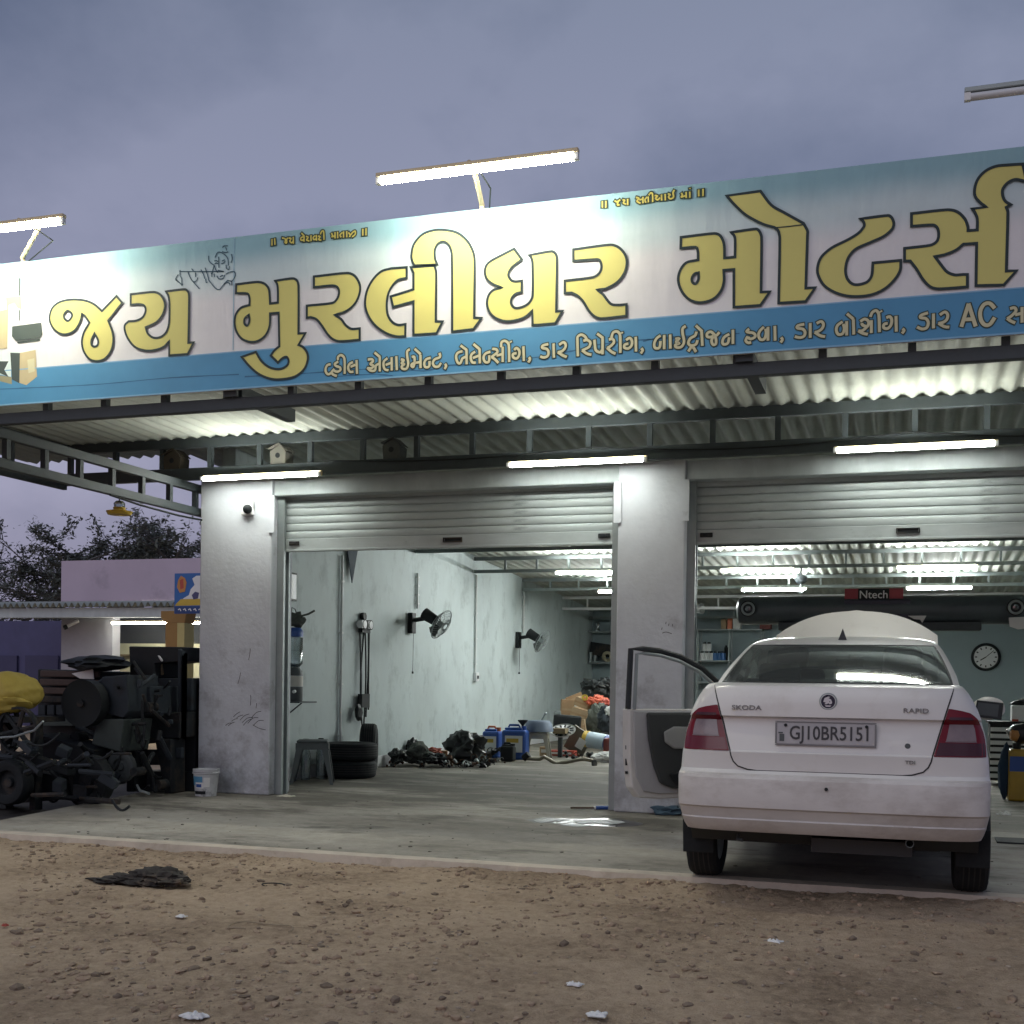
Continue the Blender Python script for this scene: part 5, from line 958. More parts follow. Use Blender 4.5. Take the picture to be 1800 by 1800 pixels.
q = MB(); c_ = at(1010, 1290, Y=19.6); q.blob((c_.x+.35, 20.6, .15), (.62, .4, .30), 31, .5, 4, flat=.003); single('junk_mound', q, CLOTHD, 'dark mound of rags and parts under the cartons', 'rag heap', (c_.x, 19.7, 0), smooth=True)
heap('bag', 1052, 1212, 21.0, (.28, .2, .20), BAGB, 'shiny black bag topping the junk heap', 'bag', 41, .6); heap('bag', 1066, 1207, 20.6, (.18, .15, .15), BAGB, 'black sack beside the middle pillar on the heap', 'bag', 43, .6)
heap('bag', 1047, 1232, 20.0, (.17, .13, .09), mat('orange_bag', (.50, .10, .05), .6, var=.2), 'bright orange red plastic bag on the heap', 'bag', 47, .6); heap('bag', 1066, 1240, 19.7, (.12, .1, .09), REDP, 'red plastic bag next to the middle pillar', 'bag', 49, .6)
heap('cloth', 1048, 1262, 19.5, (.16, .13, .26), CLOTHG, 'grey green cloth hanging down the heap', 'cloth', 51, .4); heap('cloth', 1068, 1265, 19.2, (.16, .13, .2), DGREY, 'dark grey cloth bundle beside the middle pillar', 'cloth', 53, .5)
heap('cloth', 1064, 1334, 16.8, (.17, .12, .10), CLOTHW, 'crumpled white cloth on the floor by the middle pillar', 'cloth', 55, .4); heap('cloth', 808, 1348, 14.9, (.09, .05, .02), CLOTHW, 'small white rag in front of the black bag', 'rag', 57, .5)
heap('cloth', 1071, 1250, 19.1, (.07, .05, .07), CLOTHW, 'white scrap of cloth high on the heap by the pillar', 'cloth', 58, .5)
p0, p1 = at(926, 1336, Z=.03), at(1043, 1342, Z=.03); q = MB(); q.tube([p0+(p1-p0)*f+Vector((0, 0, .02+.06*math.sin(f*9)*(.5 if f > .5 else 1)*(f > .2))) for f in np.linspace(0, 1, 16)], .026, 10)
t = thing('exhaust_pipe', 'bent pale exhaust pipe lying across the floor before the cream stool', 'exhaust pipe', tuple(p0)); part('pipe', q, mat('dull_pipe', (.28, .26, .20), .5, .4), t, smooth=True); q = MB(); q.cyl(p1, p1+Vector((.03, -.01, 0)), .05, seg=14); q.cyl(p0-Vector((.05, 0, -.02)), p0+Vector((.03, 0, .08)), .05, seg=12); part('flange', q, IRON, t)
# back wall shelves
for zz_, nm in ((at(1035, 1110, Y=25.2).z, 'upper'), (at(1035, 1164, Y=25.2).z, 'lower')):
    x0 = at(1033, 1110, Y=25.2).x; q = MB(); q.box((x0, 24.95, zz_-.03), (x0+1.0, 25.40, zz_)); single('wall_plank', q, STEEL2, f'{nm} dark plank shelf on the back wall left of the middle pillar', 'shelf', (x0, 25.2, zz_))
c_ = at(1051, 1104, Y=25.1); q = MB(); q.lathe([(0, c_.z-.07), (.06, c_.z-.06), (.03, c_.z+.02), (.05, c_.z+.08), (.02, c_.z+.12)], (c_.x, 25.1, 0), seg=12); single('ornament', q, CHROME, 'small shiny trophy on the upper plank shelf', 'trophy', (c_.x, 25.1, c_.z), smooth=True)
c_ = at(1055, 1142, Y=25.1); q = MB(); q.obox((c_.x, 25.15, c_.z), (.42, .25, .28), (0, R(8), 0)); single('toolbox', q, IRON, 'dark metal box on the lower plank shelf', 'box', tuple(c_))
c_ = at(1068, 1154, Y=24.98); q = MB(); q.lathe([(.05, 0), (.115, 0), (.115, .05), (.05, .05)], (c_.x, 24.95, c_.z), 'Y', 20, close=True); single('wire_coil', q, mat('brass_dull', (.34, .31, .20), .5), 'pale wire coil on the lower plank shelf', 'coil', tuple(c_), smooth=True, sharp=40)
for dx, h in ((0, .2), (.1, .14)):
    c_ = at(1038, 1158, Y=25.0); q = MB(); q.cyl((c_.x+dx, 25.0, c_.z-.06), (c_.x+dx, 25.0, c_.z-.06+h), .035, seg=10); single('spray_can', q, STEEL2, ('taller' if dx == 0 else 'shorter')+' spray can at the left end of the lower plank shelf', 'spray can', (c_.x+dx, 25, c_.z))
# rack against the back wall
a, b = at(1228, 1108, Y=25.0), at(1338, 1107, Y=25.0); zt_, zm_ = a.z, at(1280, 1163, Y=25.0).z
t = thing('storage_rack', 'steel storage rack with bottles and tins against the back wall', 'rack', (a.x, 25.1, 0))
for x in (a.x-.35, a.x, (a.x+b.x)/2, b.x):
    for y in (24.95, 25.36): q = MB(); q.box((x-.015, y-.015, .002), (x+.015, y+.015, zt_)); part('post', q, STEEL2, t)
for zz_ in (zt_, zm_, zm_-.45, zm_-.9): q = MB(); q.box((a.x-.37, 24.93, zz_-.002), (b.x+.02, 25.38, zz_+.025)); part('shelf', q, STEEL2, t)
tin = MB(); tin.cyl((0, 0, 0), (0, 0, .15), .05, seg=12); tw, tb = tin.data('tin', WHITE, smooth=True, sharp=40), tin.data('tin', mat('blue_tin', (.05, .16, .40), .4), smooth=True, sharp=40); cap_ = MB(); cap_.cyl((0, 0, 0), (0, 0, .035), .034, seg=10); capm = cap_.data('cap', BLACK)
def tinned(px, z, me, lab, g_):
    x = at(px, 1160, Y=25.02).x; o_ = bpy.data.objects.new('tin', me); C.objects.link(o_); o_.location = (x, 25.02, z); WL[o_.name] = Vector(o_.location); props(o_, lab, 'tin', g_); inst('cap', capm, o_, (x, 25.02, z+.151))
for px in (1234, 1242, 1250): tinned(px, zm_+.026, tw, ['left', 'middle', 'right'][(px-1234)//8]+' white tin of the three in the lower row on the storage rack', 'white tins on the rack')
for px in (1238, 1246): tinned(px, zm_+.214, tw, ('left' if px < 1240 else 'right')+' one of the two white tins stacked on the lower white tins', 'stacked white tins on the rack')
for px in (1257, 1264, 1271): tinned(px, zm_+.026, tb, ['left', 'middle', 'right'][(px-1257)//7]+' one of the three blue tins beside the white tins on the rack', 'blue tins on the rack')
c_ = at(1275, 1150, Y=25.1); q = MB(); q.cyl((c_.x, 25.2, zm_+.026), (c_.x, 25.2, zm_+.30), .04, seg=12); q.cyl((c_.x, 25.2, zm_+.3), (c_.x, 25.2, zm_+.34), .025, seg=10); single('spray_bottle', q, BLACK, 'tall dark spray bottle behind the blue tins', 'bottle', (c_.x, 25.2, zm_), smooth=True, sharp=40)
for (px, w_, h, m, lab) in ((1273, .10, .2, CARD2, 'tan carton on top of the storage rack'), (1284, .1, .22, ORANGE, 'orange box on top of the storage rack'), (1296, .16, .25, PAPER, 'pale folded box on top of the storage rack'), (1346, .22, .22, mat('maroon_box', (.17, .05, .045), .7), 'dark red box at the right end above the rack')):
    c_ = at(px, 1100, Y=25.1); z0 = zt_+.027 if px < 1330 else zt_+.027
    q = MB(); q.box((c_.x-w_/2, 25.0, z0), (c_.x+w_/2, 25.25, z0+h)); single('box', q, m, lab, 'box', (c_.x, 25.1, z0))
# wheel aligner beam
YB = 13.0
a, b = at(1292, 1072, Y=YB), at(1812, 1066, Y=YB); zc_ = a.z; xl, xr = a.x, b.x
t = thing('wheel_aligner', 'black wheel aligner beam on a column with a red and black nameplate', 'wheel aligner', ((xl+xr)/2, YB+.2, 0)); BEAMM = mat('aligner_black', (.075, .095, .105), .35, var=.2)
q = MB(); prf = [(0, 0), (.09, .005), (.135, .03), (.15, .07), (.15, xr-xl-.07), (.135, xr-xl-.03), (.09, xr-xl-.005), (0, xr-xl)]; q.lathe(prf, (xl, YB+.16, zc_), 'X', 24); part('beam', q, BEAMM, t, smooth=True, sharp=40)
q = MB(); q.box((xl+.45, YB+.04, zc_-.215), (xr-.45, YB+.28, zc_-.13)); part('tray', q, STEEL, t, bevel=.01)
xm_ = at(1542, 1060, Y=YB).x; q = MB(); q.box((xm_-.33, YB+.02, zc_-.16), (xm_+.33, YB+.33, zc_+.10)); q.box((xm_-.16, YB+.18, .003), (xm_+.16, YB+.48, zc_-.161)); part('column', q, mat('aligner_blue', (.02, .028, .05), .4), t, bevel=.01)
for x in (xl+.14, xr-.14):
    q = MB(); q.cyl((x, YB+.03, zc_+.01), (x, YB-.03, zc_+.01), .085, seg=20); hd = part('camera_head', q, BLACK, t, smooth=True, sharp=40); q = MB(); q.lathe([(.05, -.031), (.062, -.036), (.074, -.031)], (x, YB, zc_+.01), 'Y', 24); part('led_ring', q, STEEL2, hd); q = MB(); q.lathe([(0, -.038), (.028, -.036), (.03, -.03)], (x, YB, zc_+.01), 'Y', 16); part('lens', q, GLASS, hd, smooth=True)
n0, n1 = at(1484, 1057, Y=YB), at(1588, 1033, Y=YB); q = MB(); q.box((n0.x, YB+.06, n0.z), (n1.x, YB+.10, n1.z)); npn = part('nameplate', q, mat('nameplate_red', (.36, .045, .06), .45), t)
xa_, xb_ = at(1508, 1045, Y=YB).x, at(1563, 1045, Y=YB).x; q = MB(); q.box((xa_, YB+.050, n0.z+.002), (xb_, YB+.0585, n1.z-.002)); part('plate_field', q, BLACK, npn); tm = text_mb('Ntech', .115, 1.0, .001, .001); part('plate_lettering', moved(tm, ((xa_+xb_)/2, YB+.046, (n0.z+n1.z)/2)), WHITE, npn)
c_ = at(1612, 1090, Y=YB-.02); q = MB(); q.prism([(c_.x-.09, YB-.02, c_.z+.045), (c_.x+.09, YB-.02, c_.z+.045), (c_.x+.05, YB-.02, c_.z-.03), (c_.x+.03, YB-.02, c_.z+.005), (c_.x-.03, YB-.02, c_.z+.01)], (0, .004, 0)); single('torn_paper', q, PAPER, 'torn white paper stuck under the right half of the aligner beam', 'paper', tuple(c_))
c_ = at(1790, 1096, Y=YB); q = MB(); q.prism([(c_.x-.09, YB, c_.z+.06), (c_.x+.12, YB, c_.z+.07), (c_.x+.14, YB, c_.z-.04), (c_.x+.0, YB, c_.z-.06), (c_.x-.08, YB, c_.z-.03)], (0, .004, 0)); single('paper_sheet', q, PAPER, 'white paper sheet hanging at the right end of the aligner beam', 'paper', tuple(c_))
c_ = at(1225, 1073, Y=24); q = MB(); q.cyl((c_.x-.15, 24, c_.z), (c_.x+.12, 23.9, c_.z+.03), .02, .11, seg=16); q.cyl((c_.x-.15, 24, c_.z), (c_.x-.15, 24, 2.53), .02, seg=8); single('horn_speaker', q, WHITE, 'small white horn hanging under the roof behind the middle pillar', 'horn', tuple(c_), smooth=True, sharp=40)
# hook on a chain
c_ = at(1408, 1006, Y=17.79); t = thing('chain_hook', 'small hook and pulley hanging from the front roof truss', 'hook', (c_.x, 17.79, 2.5)); q = MB(); q.cyl((c_.x, 17.79, 2.72), (c_.x, 17.79, 2.83), .012, seg=8); q.blob((c_.x, 17.79, 2.66), (.09, .05, .07), 3, .2, 2); part('pulley', q, STEEL, t); q = MB(); q.tube([(c_.x, 17.79, 2.6), (c_.x, 17.79, 2.55), (c_.x+.05, 17.79, 2.50), (c_.x+.01, 17.79, 2.46), (c_.x-.04, 17.79, 2.49)], .016, 6); part('hook', q, STEEL2, t)
# clock
c_ = at(1733, 1155, Y=25.38); t = thing('wall_clock', 'round white wall clock with a black rim on the back wall', 'clock', tuple(c_)); rr = .275
q = MB(); q.lathe([(rr*.80, -.02), (rr*.86, -.05), (rr, -.03), (rr, .02)], c_, 'Y', 36); part('rim', q, BLACK, t, smooth=True); q = MB(); q.lathe([(0, -.018), (rr*.82, -.018)], c_, 'Y', 36); face = part('face', q, WHITE, t)
for k in range(12): a_ = k*math.pi/6; q = MB(); q.obox(c_+Vector((math.sin(a_)*rr*.66, -.021, math.cos(a_)*rr*.66)), (.022, .004, .04), (0, a_, 0)); part('hour_mark', q, BLACK, face)
for a_, l_, w_ in ((R(238), .12, .020), (R(48), .19, .011)): q = MB(); v_ = Vector((math.sin(a_), 0, math.cos(a_))); P_ = c_+Vector((0, -.026, 0)); q.obox(P_+v_*l_/2, (w_, .004, l_), (0, a_, 0)); part('hand', q, BLACK, face)
# tool trolley with things on it, right edge
a, b = at(1741, 1268, Y=15.0), at(1835, 1268, Y=15.0); zt_ = a.z; t = thing('tool_trolley', 'white drawer trolley with dark gaps behind the parked car', 'tool trolley', ((a.x+b.x)/2, 15.2, 0)); q = MB(); q.box((a.x, 15.03, .06), (b.x, 15.5, zt_-.03)); part('carcass', q, BLACK, t)
q = MB(); q.box((a.x-.02, 15.0, zt_-.029), (b.x+.02, 15.52, zt_)); part('top', q, BLACK, t)
nd_ = 8
for k in range(nd_): z0 = .08+(zt_-.13)*k/nd_; q = MB(); q.box((a.x+.006, 15.0, z0+.012), (b.x-.006, 15.028, z0+(zt_-.13)/nd_-.018)); part('drawer', q, WHITE, t)
c_ = at(1790, 1250, Y=15.1); q = MB(); q.box((c_.x-.07, 15.06, zt_+.002), (c_.x+.26, 15.3, zt_+.19)); t2 = thing('printer', 'white printer on top of the drawer trolley', 'printer', (c_.x, 15.1, zt_)); part('case', q, WHITE, t2, bevel=.012); q = MB(); q.box((c_.x-.07, 15.055, zt_+.005), (c_.x+.0, 15.0595, zt_+.03)); part('badge', q, REDP, t2); q = MB(); q.blob((c_.x+.08, 15.18, zt_+.21), (.16, .1, .06), 3, .2, 2); part('cover', q, BLACK, t2, smooth=True)
c_ = at(1772, 1405, Z=0); x, y = c_.x, 13.0; x = at(1772, 1400, Y=13.0).x; t = thing('oil_can', 'tall yellow and blue oil can at the right edge behind the car', 'oil can', (x, y, 0)); q = MB(); q.box((x, y, .003), (x+.30, y+.22, .52)); part('body', q, mat('oil_yellow', (.45, .28, .035), .4, var=.2), t, bevel=.02)
q = MB(); q.box((x+.01, y-.003, .30), (x+.29, y-.001, .45)); part('label', q, BLUEP, t); q = MB(); q.cyl((x+.08, y+.1, .522), (x+.08, y+.1, .58), .04, seg=12); part('cap', q, BLACK, t)
q = MB(); q.blob((x-.02, y+.1, .28), (.07, .06, .27), 6, .25, 3, flat=.003); single('blue_rag', q, mat('navy_cloth', (.02, .045, .08), .9), 'navy cloth hanging beside the yellow oil can', 'cloth', (x, y, 0), smooth=True)
q = MB(); q.blob((x+.14, y+.12, .68), (.15, .12, .10), 9, .25, 3); single('helmet', q, mat('helmet_black', (.025, .025, .03), .3), 'dark helmet standing on the yellow oil can', 'helmet', (x, y, .6), smooth=True); q = MB(); q.blob((x+.05, y+.02, .66), (.05, .05, .06), 4, .3, 2); single('orange_cup', q, mat('amber', (.5, .22, .06), .4), 'amber cup in front of the dark helmet', 'cup', (x, y, .6), smooth=True)
# ================================================================ CANOPY AND FACADE FITTINGS
c_ = at(438, 893, Y=YF); t = thing('security_camera', 'small white dome camera high on the left pillar', 'camera', tuple(c_)); q = MB(); q.box((c_.x-.065, YF-.05, c_.z-.075), (c_.x+.065, YF-.001, c_.z+.07)); part('base', q, WHITE, t, bevel=.012); q = MB(); q.blob((c_.x+.02, YF-.065, c_.z-.02), (.045, .045, .045), 0, 0, 3); part('dome', q, BLACK, t, smooth=True)
for px, m, lab, wd in ((312, mat('brown_nest', (.06, .048, .035), .8), 'brown wooden bird box on the truss near the canopy corner', .22), (497, mat('grey_nest', (.14, .135, .115), .8), 'pale bird box above the left pillar tube light', .19), (695, mat('dark_nest', (.07, .075, .07), .8), 'dark bird box on the truss above the left shutter', .20)):
    c_ = at(px, 820, Y=YF); x = c_.x; z0 = 3.157; t = thing('bird_box', lab, 'bird box', (x, YF, z0), 'bird boxes under the canopy'); w_ = wd*.40; q = MB(); q.prism([(x-w_, YF-.10, z0), (x+w_, YF-.10, z0), (x+w_*1.1, YF-.10, z0+.11), (x+w_*.2, YF-.10, z0+.18), (x-w_*1.1, YF-.10, z0+.12)], (0, .16, 0)); part('box', q, m, t)
    q = MB(); q.cyl((x, YF-.101, z0+.08), (x, YF-.104, z0+.08), .025, seg=12); part('hole', q, BLACK, t); q = MB(); q.obox((x-w_*.5, YF-.02, z0+.167), (w_*1.6, .2, .008), (0, R(-24), 0)); q.obox((x+w_*.7, YF-.02, z0+.156), (w_*1.1, .2, .008), (0, R(42), 0)); part('roof', q, m, t)
c_ = at(210, 885, X=-6.64); x, y = c_.x, c_.y; zt_ = 2.715; t = thing('bird_feeder', 'hanging bird waterer with clear tube and yellow dish under the side truss', 'bird feeder', (x, y, zt_))
z1 = at(210, 906, X=-6.64).z; q = MB(); q.lathe([(0, z1+.0), (.10, z1+.005), (.115, z1+.035), (.105, z1+.035), (.05, z1+.05), (.055, z1+.07), (0, z1+.07)], (x, y, 0), seg=24); part('dish', q, YELP, t, smooth=True, sharp=40); q = MB(); q.lathe([(.045, z1+.071), (.05, z1+.10), (.05, zt_-.06), (.03, zt_-.04), (0, zt_-.035)], (x, y, 0), seg=18); part('bottle', q, MATS['clear_plastic'], t, smooth=True); q = MB(); q.cyl((x, y, zt_-.035), (x, y, zt_), .006, seg=6); part('hanger', q, STEEL, t)
q = MB(); q.tube([(-6.60, 8.9, 2.70), (-6.58, 9.3, 2.67), (-6.57, 9.9, 2.655), (-6.55, 10.26, 2.66)], .010, 6); single('cable', q, BLACK, 'slack black cable along the underside of the side truss', 'cable', (-6.6, 9, 2.7), smooth=True)
rngw = random.Random(3)
for k, (px, py, Y, s_) in enumerate(((690, 1337, 14.3, .07), (742, 1341, 14.5, .07), (782, 1341, 14.5, .08), (822, 1342, 14.6, .08), (845, 1341, 14.8, .08), (712, 1334, 14.9, .08), (880, 1338, 15.6, .07), (1003, 1333, 17.0, .10), (1030, 1330, 17.2, .10))):
    engine_part(px, py, Y, s_, 60+k, ['small hose clamp pile next to the stacked tyres', 'oily brackets before the olive cloth bag', 'oily brackets below the red rag', 'dark couplings before the large black bag', 'grey couplings right of the large black bag', 'hose ends behind the small black bag', 'small valve in front of the small black jerrycan', 'loose fittings behind the bent exhaust pipe', 'loose fittings below the white warning card'][k], 8)
for k in range(3):
    x0 = -5.2+k*2.6; q = MB(); q.tube([(x0+f*2.6, 10.16, 3.165-.05*math.sin(f*3.14)*(1+.4*k)) for f in np.linspace(0, 1, 12)], .006, 5); single('cable', q, BLACK, ['thin cable sagging on the truss above the left shutter', 'thin cable sagging on the truss above the middle pillar', 'thin cable sagging on the truss above the right shutter'][k], 'cable', (x0, 10.16, 3.16), smooth=True)
def smallbox(px, py, Y, sz, m, label, rot=0., cat='box'):
    c_ = at(px, py, Y=Y); t = thing('small_box' if cat == 'box' else cat.replace(' ', '_'), label, cat, (c_.x, Y, .002)); q = MB(); q.obox((c_.x, Y, .003+sz[2]/2), sz, (0, 0, rot)); part('body', q, m, t, bevel=.008)
    q = MB(); q.obox(Vector((c_.x, Y, .003+sz[2]*.55))+Matrix.Rotation(rot, 3, 'Z')@Vector((0, -sz[1]/2-.002, 0)), (sz[0]*.7, .002, sz[2]*.35), (0, 0, rot)); part('label', q, PAPER, t)
smallbox(778, 1320, 15.6, (.14, .10, .16), CARD, 'small brown parts box behind the red rag', .3); smallbox(845, 1318, 16.4, (.10, .10, .22), mat('green_tin', (.05, .14, .08), .5), 'dull green oil tin beside the large black bag', .1, 'oil tin')
smallbox(690, 1318, 15.0, (.12, .08, .10), BLUEP, 'little blue box by the wall behind the small black bag', -.2); smallbox(958, 1330, 17.7, (.16, .12, .14), CARD2, 'tan parts box under the cream stool', .2)
smallbox(1010, 1322, 18.4, (.14, .1, .18), mat('dark_green_box', (.03, .06, .05), .6), 'dark green box behind the trestle', .4); smallbox(725, 1308, 15.8, (.09, .09, .17), WHITE, 'white plastic bottle standing at the wall behind the bags', 0, 'bottle')
# ================================================================ LEFT SIDE: SHOP, TREES, SCRAP MACHINERY
YP = 20.0
PINK = mat('pink_wash', (.50, .42, .51), .9, var=.08, vscale=.8, col2=(.34, .29, .35), c2scale=1.2, c2lo=.55, c2hi=.75)
GREYW = mat('grey_wash', (.36, .36, .40), .9, var=.1); DARKW = mat('shop_dark', (.06, .065, .075), .9); LITW = mat('shop_cream', (.62, .60, .42), .8)
def pt(px, py, Y=YP): return at(px, py, Y=Y)
shop = thing('roadside_shop', 'pink walled roadside shop with corrugated awning beyond the left pillar', 'shop', (pt(200, 1300).x, YP+2, 0))
def wallbox(name, x0, y0, x1, y1, Y, d, m, z0=None, par=None):
    a, b = at(x0, y0, Y=Y), at(x1, y1, Y=Y); q = MB(); q.box((a.x, Y, b.z if z0 is None else z0), (b.x, Y+d, a.z)); return part(name, q, m, par or shop)
wallbox('parapet', 108, 986, 420, 1062, YP+1.2, .2, PINK)
a, b = at(-60, 1066, Y=YP), at(345, 1066, Y=YP); q = MB(); n_ = int((b.x-a.x)/.146*8); q.grid([[(a.x+i*.146/8, y, a.z+dz+.042*math.sin(i*math.pi/4)) for i in range(n_)] for y, dz in ((YP-.1, 0), (YP+1.15, .12))]); nv_ = len(q.v); q.grid([[(a.x+i*.146/8, y, a.z+dz+.012+.042*math.sin(i*math.pi/4)) for i in range(n_)] for y, dz in ((YP-.1, 0), (YP+1.15, .12))]); part('awning_sheet', q, SHEET, shop, smooth=True, sharp=60)
wallbox('awning_beam', -60, 1070, 420, 1084, YP+.02, .25, LINTEL)
wallbox('front_wall', 108, 1085, 196, 1300, YP+.9, .25, GREYW, 0)
wallbox('inner_wall', 196, 1085, 420, 1300, YP+2.2, .1, DARKW, 0); wallbox('lit_wall', 200, 1131, 440, 1290, YP+2.05, .1, LITW, 0); wallbox('counter', 240, 1222, 440, 1300, YP+1.7, .3, WOOD, 0)
wallbox('shelf', 205, 1150, 250, 1153, YP+1.9, .14, WOOD)
a, b = at(195, 1095, Y=YP+.7), at(420, 1095, Y=YP+.7); tube_light(a.x, b.x, YP+.7, a.z, emit('shop_tube', (1, .98, .85), 60), 'long lit tube light under the awning of the pink shop', 'tube lights of the pink shop')
shb = thing('dark_shed', 'dim blue shed front standing left of the pink shop', 'shed', (pt(40, 1300).x, YP+2, 0)); NAVY = mat('navy_shutter', (.075, .075, .17), .7, var=.15)
wallbox('front_wall', -120, 1092, 107, 1300, YP+2.3, .2, NAVY, 0, shb); wallbox('door', -20, 1152, 28, 1300, YP+2.24, .05, mat('navy_door', (.045, .045, .11), .6), 0, shb); wallbox('door', 44, 1152, 100, 1300, YP+2.24, .05, MATS['navy_door'], 0, shb)
# yellow bracket post
t = thing('yellow_post', 'yellow painted post with bracket in front of the pink shop', 'post', (pt(302, 1200, 18.5).x, 18.5, 0)); a, b = at(291, 1095, Y=18.5), at(322, 1300, Y=18.5)
q = MB(); q.box((a.x, 18.5, .002), (a.x+(b.x-a.x)*.62, 18.8, a.z)); part('post', q, mat('ochre', (.30, .17, .05), .7), t); q = MB(); q.box((a.x+(b.x-a.x)*.625, 18.5, .002), (b.x, 18.8, a.z)); part('post', q, mat('pale_yellow', (.50, .42, .17), .7), t)
c0 = at(283, 1074, Y=18.5); q = MB(); q.prism([(c0.x, 18.5, c0.z), (b.x+.05, 18.5, c0.z), (b.x, 18.5, a.z+.003), (a.x, 18.5, a.z+.003), (c0.x, 18.5, c0.z-.12)], (0, .3, 0)); part('bracket', q, MATS['ochre'], t)
# shop signboard
a, b = at(307, 1008, Y=18.2), at(392, 1078, Y=18.2); t = thing('shop_board', 'small blue and yellow painted shop board beside the left pillar', 'sign', (a.x, 18.2, b.z)); q = MB(); q.box((a.x, 18.2, b.z), (b.x, 18.26, a.z)); part('board', q, mat('board_blue', (.03, .13, .38), .6), t)
def bq(pts, m, dy, nm='printed_shape'):
    P_ = [at(x, y, Y=18.2-dy) for x, y in pts]; q = MB(); q.add(P_, [tuple(f) for f in tessellate_polygon([P_])]); return part(nm, q, m, t)
bq([(307, 1064), (345, 1056), (392, 1056), (392, 1063), (309, 1065)], YELP, .003); bq([(338, 1017), (345, 1012), (392, 1011), (392, 1055), (318, 1062), (322, 1052), (332, 1046), (335, 1036), (342, 1028)], PAPER, .004); bq([(308, 1063), (318, 1053), (392, 1052), (392, 1062)], YELP, .005)
bq([(313, 1020), (318, 1012), (325, 1016), (328, 1024), (325, 1040), (316, 1042), (311, 1032)], MATS['amber'], .006); bq([(316, 1020), (322, 1017), (323, 1034), (317, 1036)], REDP, .007); bq([(337, 1046), (343, 1040), (350, 1042), (348, 1052), (340, 1054)], NAVY, .006)
bq([(306, 1066), (392, 1065), (392, 1078), (307, 1079)], mat('board_navy', (.02, .05, .17), .6), .006)
dr = MB()
for k in range(9): x = 313+k*9; rib(dr, [at(x, 1072, Y=18.19), at(x+3, 1070, Y=18.19), at(x+5, 1074, Y=18.19)], .02); 
part('lettering', dr, PAPER, t)
c_ = at(135, 1095, Y=YP+.85); t = thing('wall_camera', 'small white bracket camera on the grey wall of the pink shop', 'camera', tuple(c_)); q = MB(); q.cyl(c_+Vector((.05, 0, .05)), c_+Vector((-.12, -.15, -.08)), .04, seg=10); part('barrel', q, WHITE, t); q = MB(); q.cyl(c_+Vector((-.121, -.151, -.081)), c_+Vector((-.16, -.2, -.11)), .05, seg=10); part('hood', q, BLACK, t)
# trees
BARK = mat('bark', (.105, .10, .10), .9, var=.3, vscale=10); LEAF = mat('leaf', (.125, .14, .125), .8, var=.45, vscale=1.2)  # both paled so that distance haze sits in their colour
def tree(name, label, base, z0, h, spread, nb, nl, seed, lean=0.):
    rng = random.Random(seed); t = thing(name, label, 'tree', base, 'trees behind the pink shop'); b0 = Vector(base); tr = MB(); lf = MB(); tips = []
    top = b0+Vector((lean, 0, z0)); tr.tube([b0, b0+Vector((lean*.3, .1, z0*.5)), top], [.22, .17, .13], 8)
    br = MB()
    def grow(p, d, L_, r, lv):
        pts = [p]; q_ = p.copy(); dd = d.copy(); n_ = 5
        for i in range(n_):
            dd = (dd+Vector((rng.gauss(0, .16), rng.gauss(0, .16), rng.gauss(.015, .10)))).normalized(); q_ = q_+dd*(L_/n_); pts.append(q_.copy())
            if lv < 3 and i >= 1:
                for _ in range(2 if lv < 2 else 1):
                    if rng.random() < .8: a_ = rng.uniform(-1, 1); nd_ = (dd+Vector((rng.gauss(0, .7), rng.gauss(0, .7), rng.gauss(.0, .22)))).normalized(); grow(q_.copy(), nd_, L_*rng.uniform(.4, .62), r*.5, lv+1)
            if lv >= 2: tips.append((q_.copy(), lv))
        br.tube(pts, [max(.004, r*(1-.75*i/n_)) for i in range(n_+1)], 5 if lv < 2 else 3)
    for k in range(nb):
        a_ = 2*math.pi*k/nb+rng.uniform(-.3, .3); d = Vector((math.cos(a_), math.sin(a_)*.8, rng.uniform(.12, .55))).normalized(); grow(top.copy(), d, spread*rng.uniform(.6, 1.0), .085, 0)
    for _ in range(nl):
        p_, lv = tips[rng.randrange(len(tips))]; o_ = p_+Vector((rng.gauss(0, .10), rng.gauss(0, .10), rng.gauss(.0, .05))); s_ = rng.uniform(.03, .10)
        u = Vector((rng.gauss(0, 1), rng.gauss(0, 1), rng.gauss(0, .5))).normalized(); v = u.cross(Vector((rng.gauss(0, .4), rng.gauss(0, .4), 1))).normalized()
        lf.add([o_-u*s_, o_-v*s_*.45, o_+u*s_, o_+v*s_*.45], [(0, 1, 2, 3)])
    part('trunk', tr, BARK, t, smooth=True); part('limbs', br, BARK, t, smooth=True, kind='stuff'); part('crown', lf, LEAF, t, kind='stuff')
b = at(255, 1200, Y=31); tree('thorn_tree', 'broad dark thorn tree spreading over the roof of the pink shop', (b.x, 31, 0), 3.0, 6, 3.9, 9, 36000, 4)
b = at(20, 1200, Y=33); tree('thorn_tree', 'sparse twiggy thorn tree above the dim blue shed', (b.x, 33, 0), 2.4, 5, 2.7, 7, 9000, 11)
b = at(400, 1200, Y=30); tree('thorn_tree', 'thorn tree mostly hidden behind the left pillar', (b.x, 30, 0), 3.0, 5, 3.2, 8, 14000, 15)

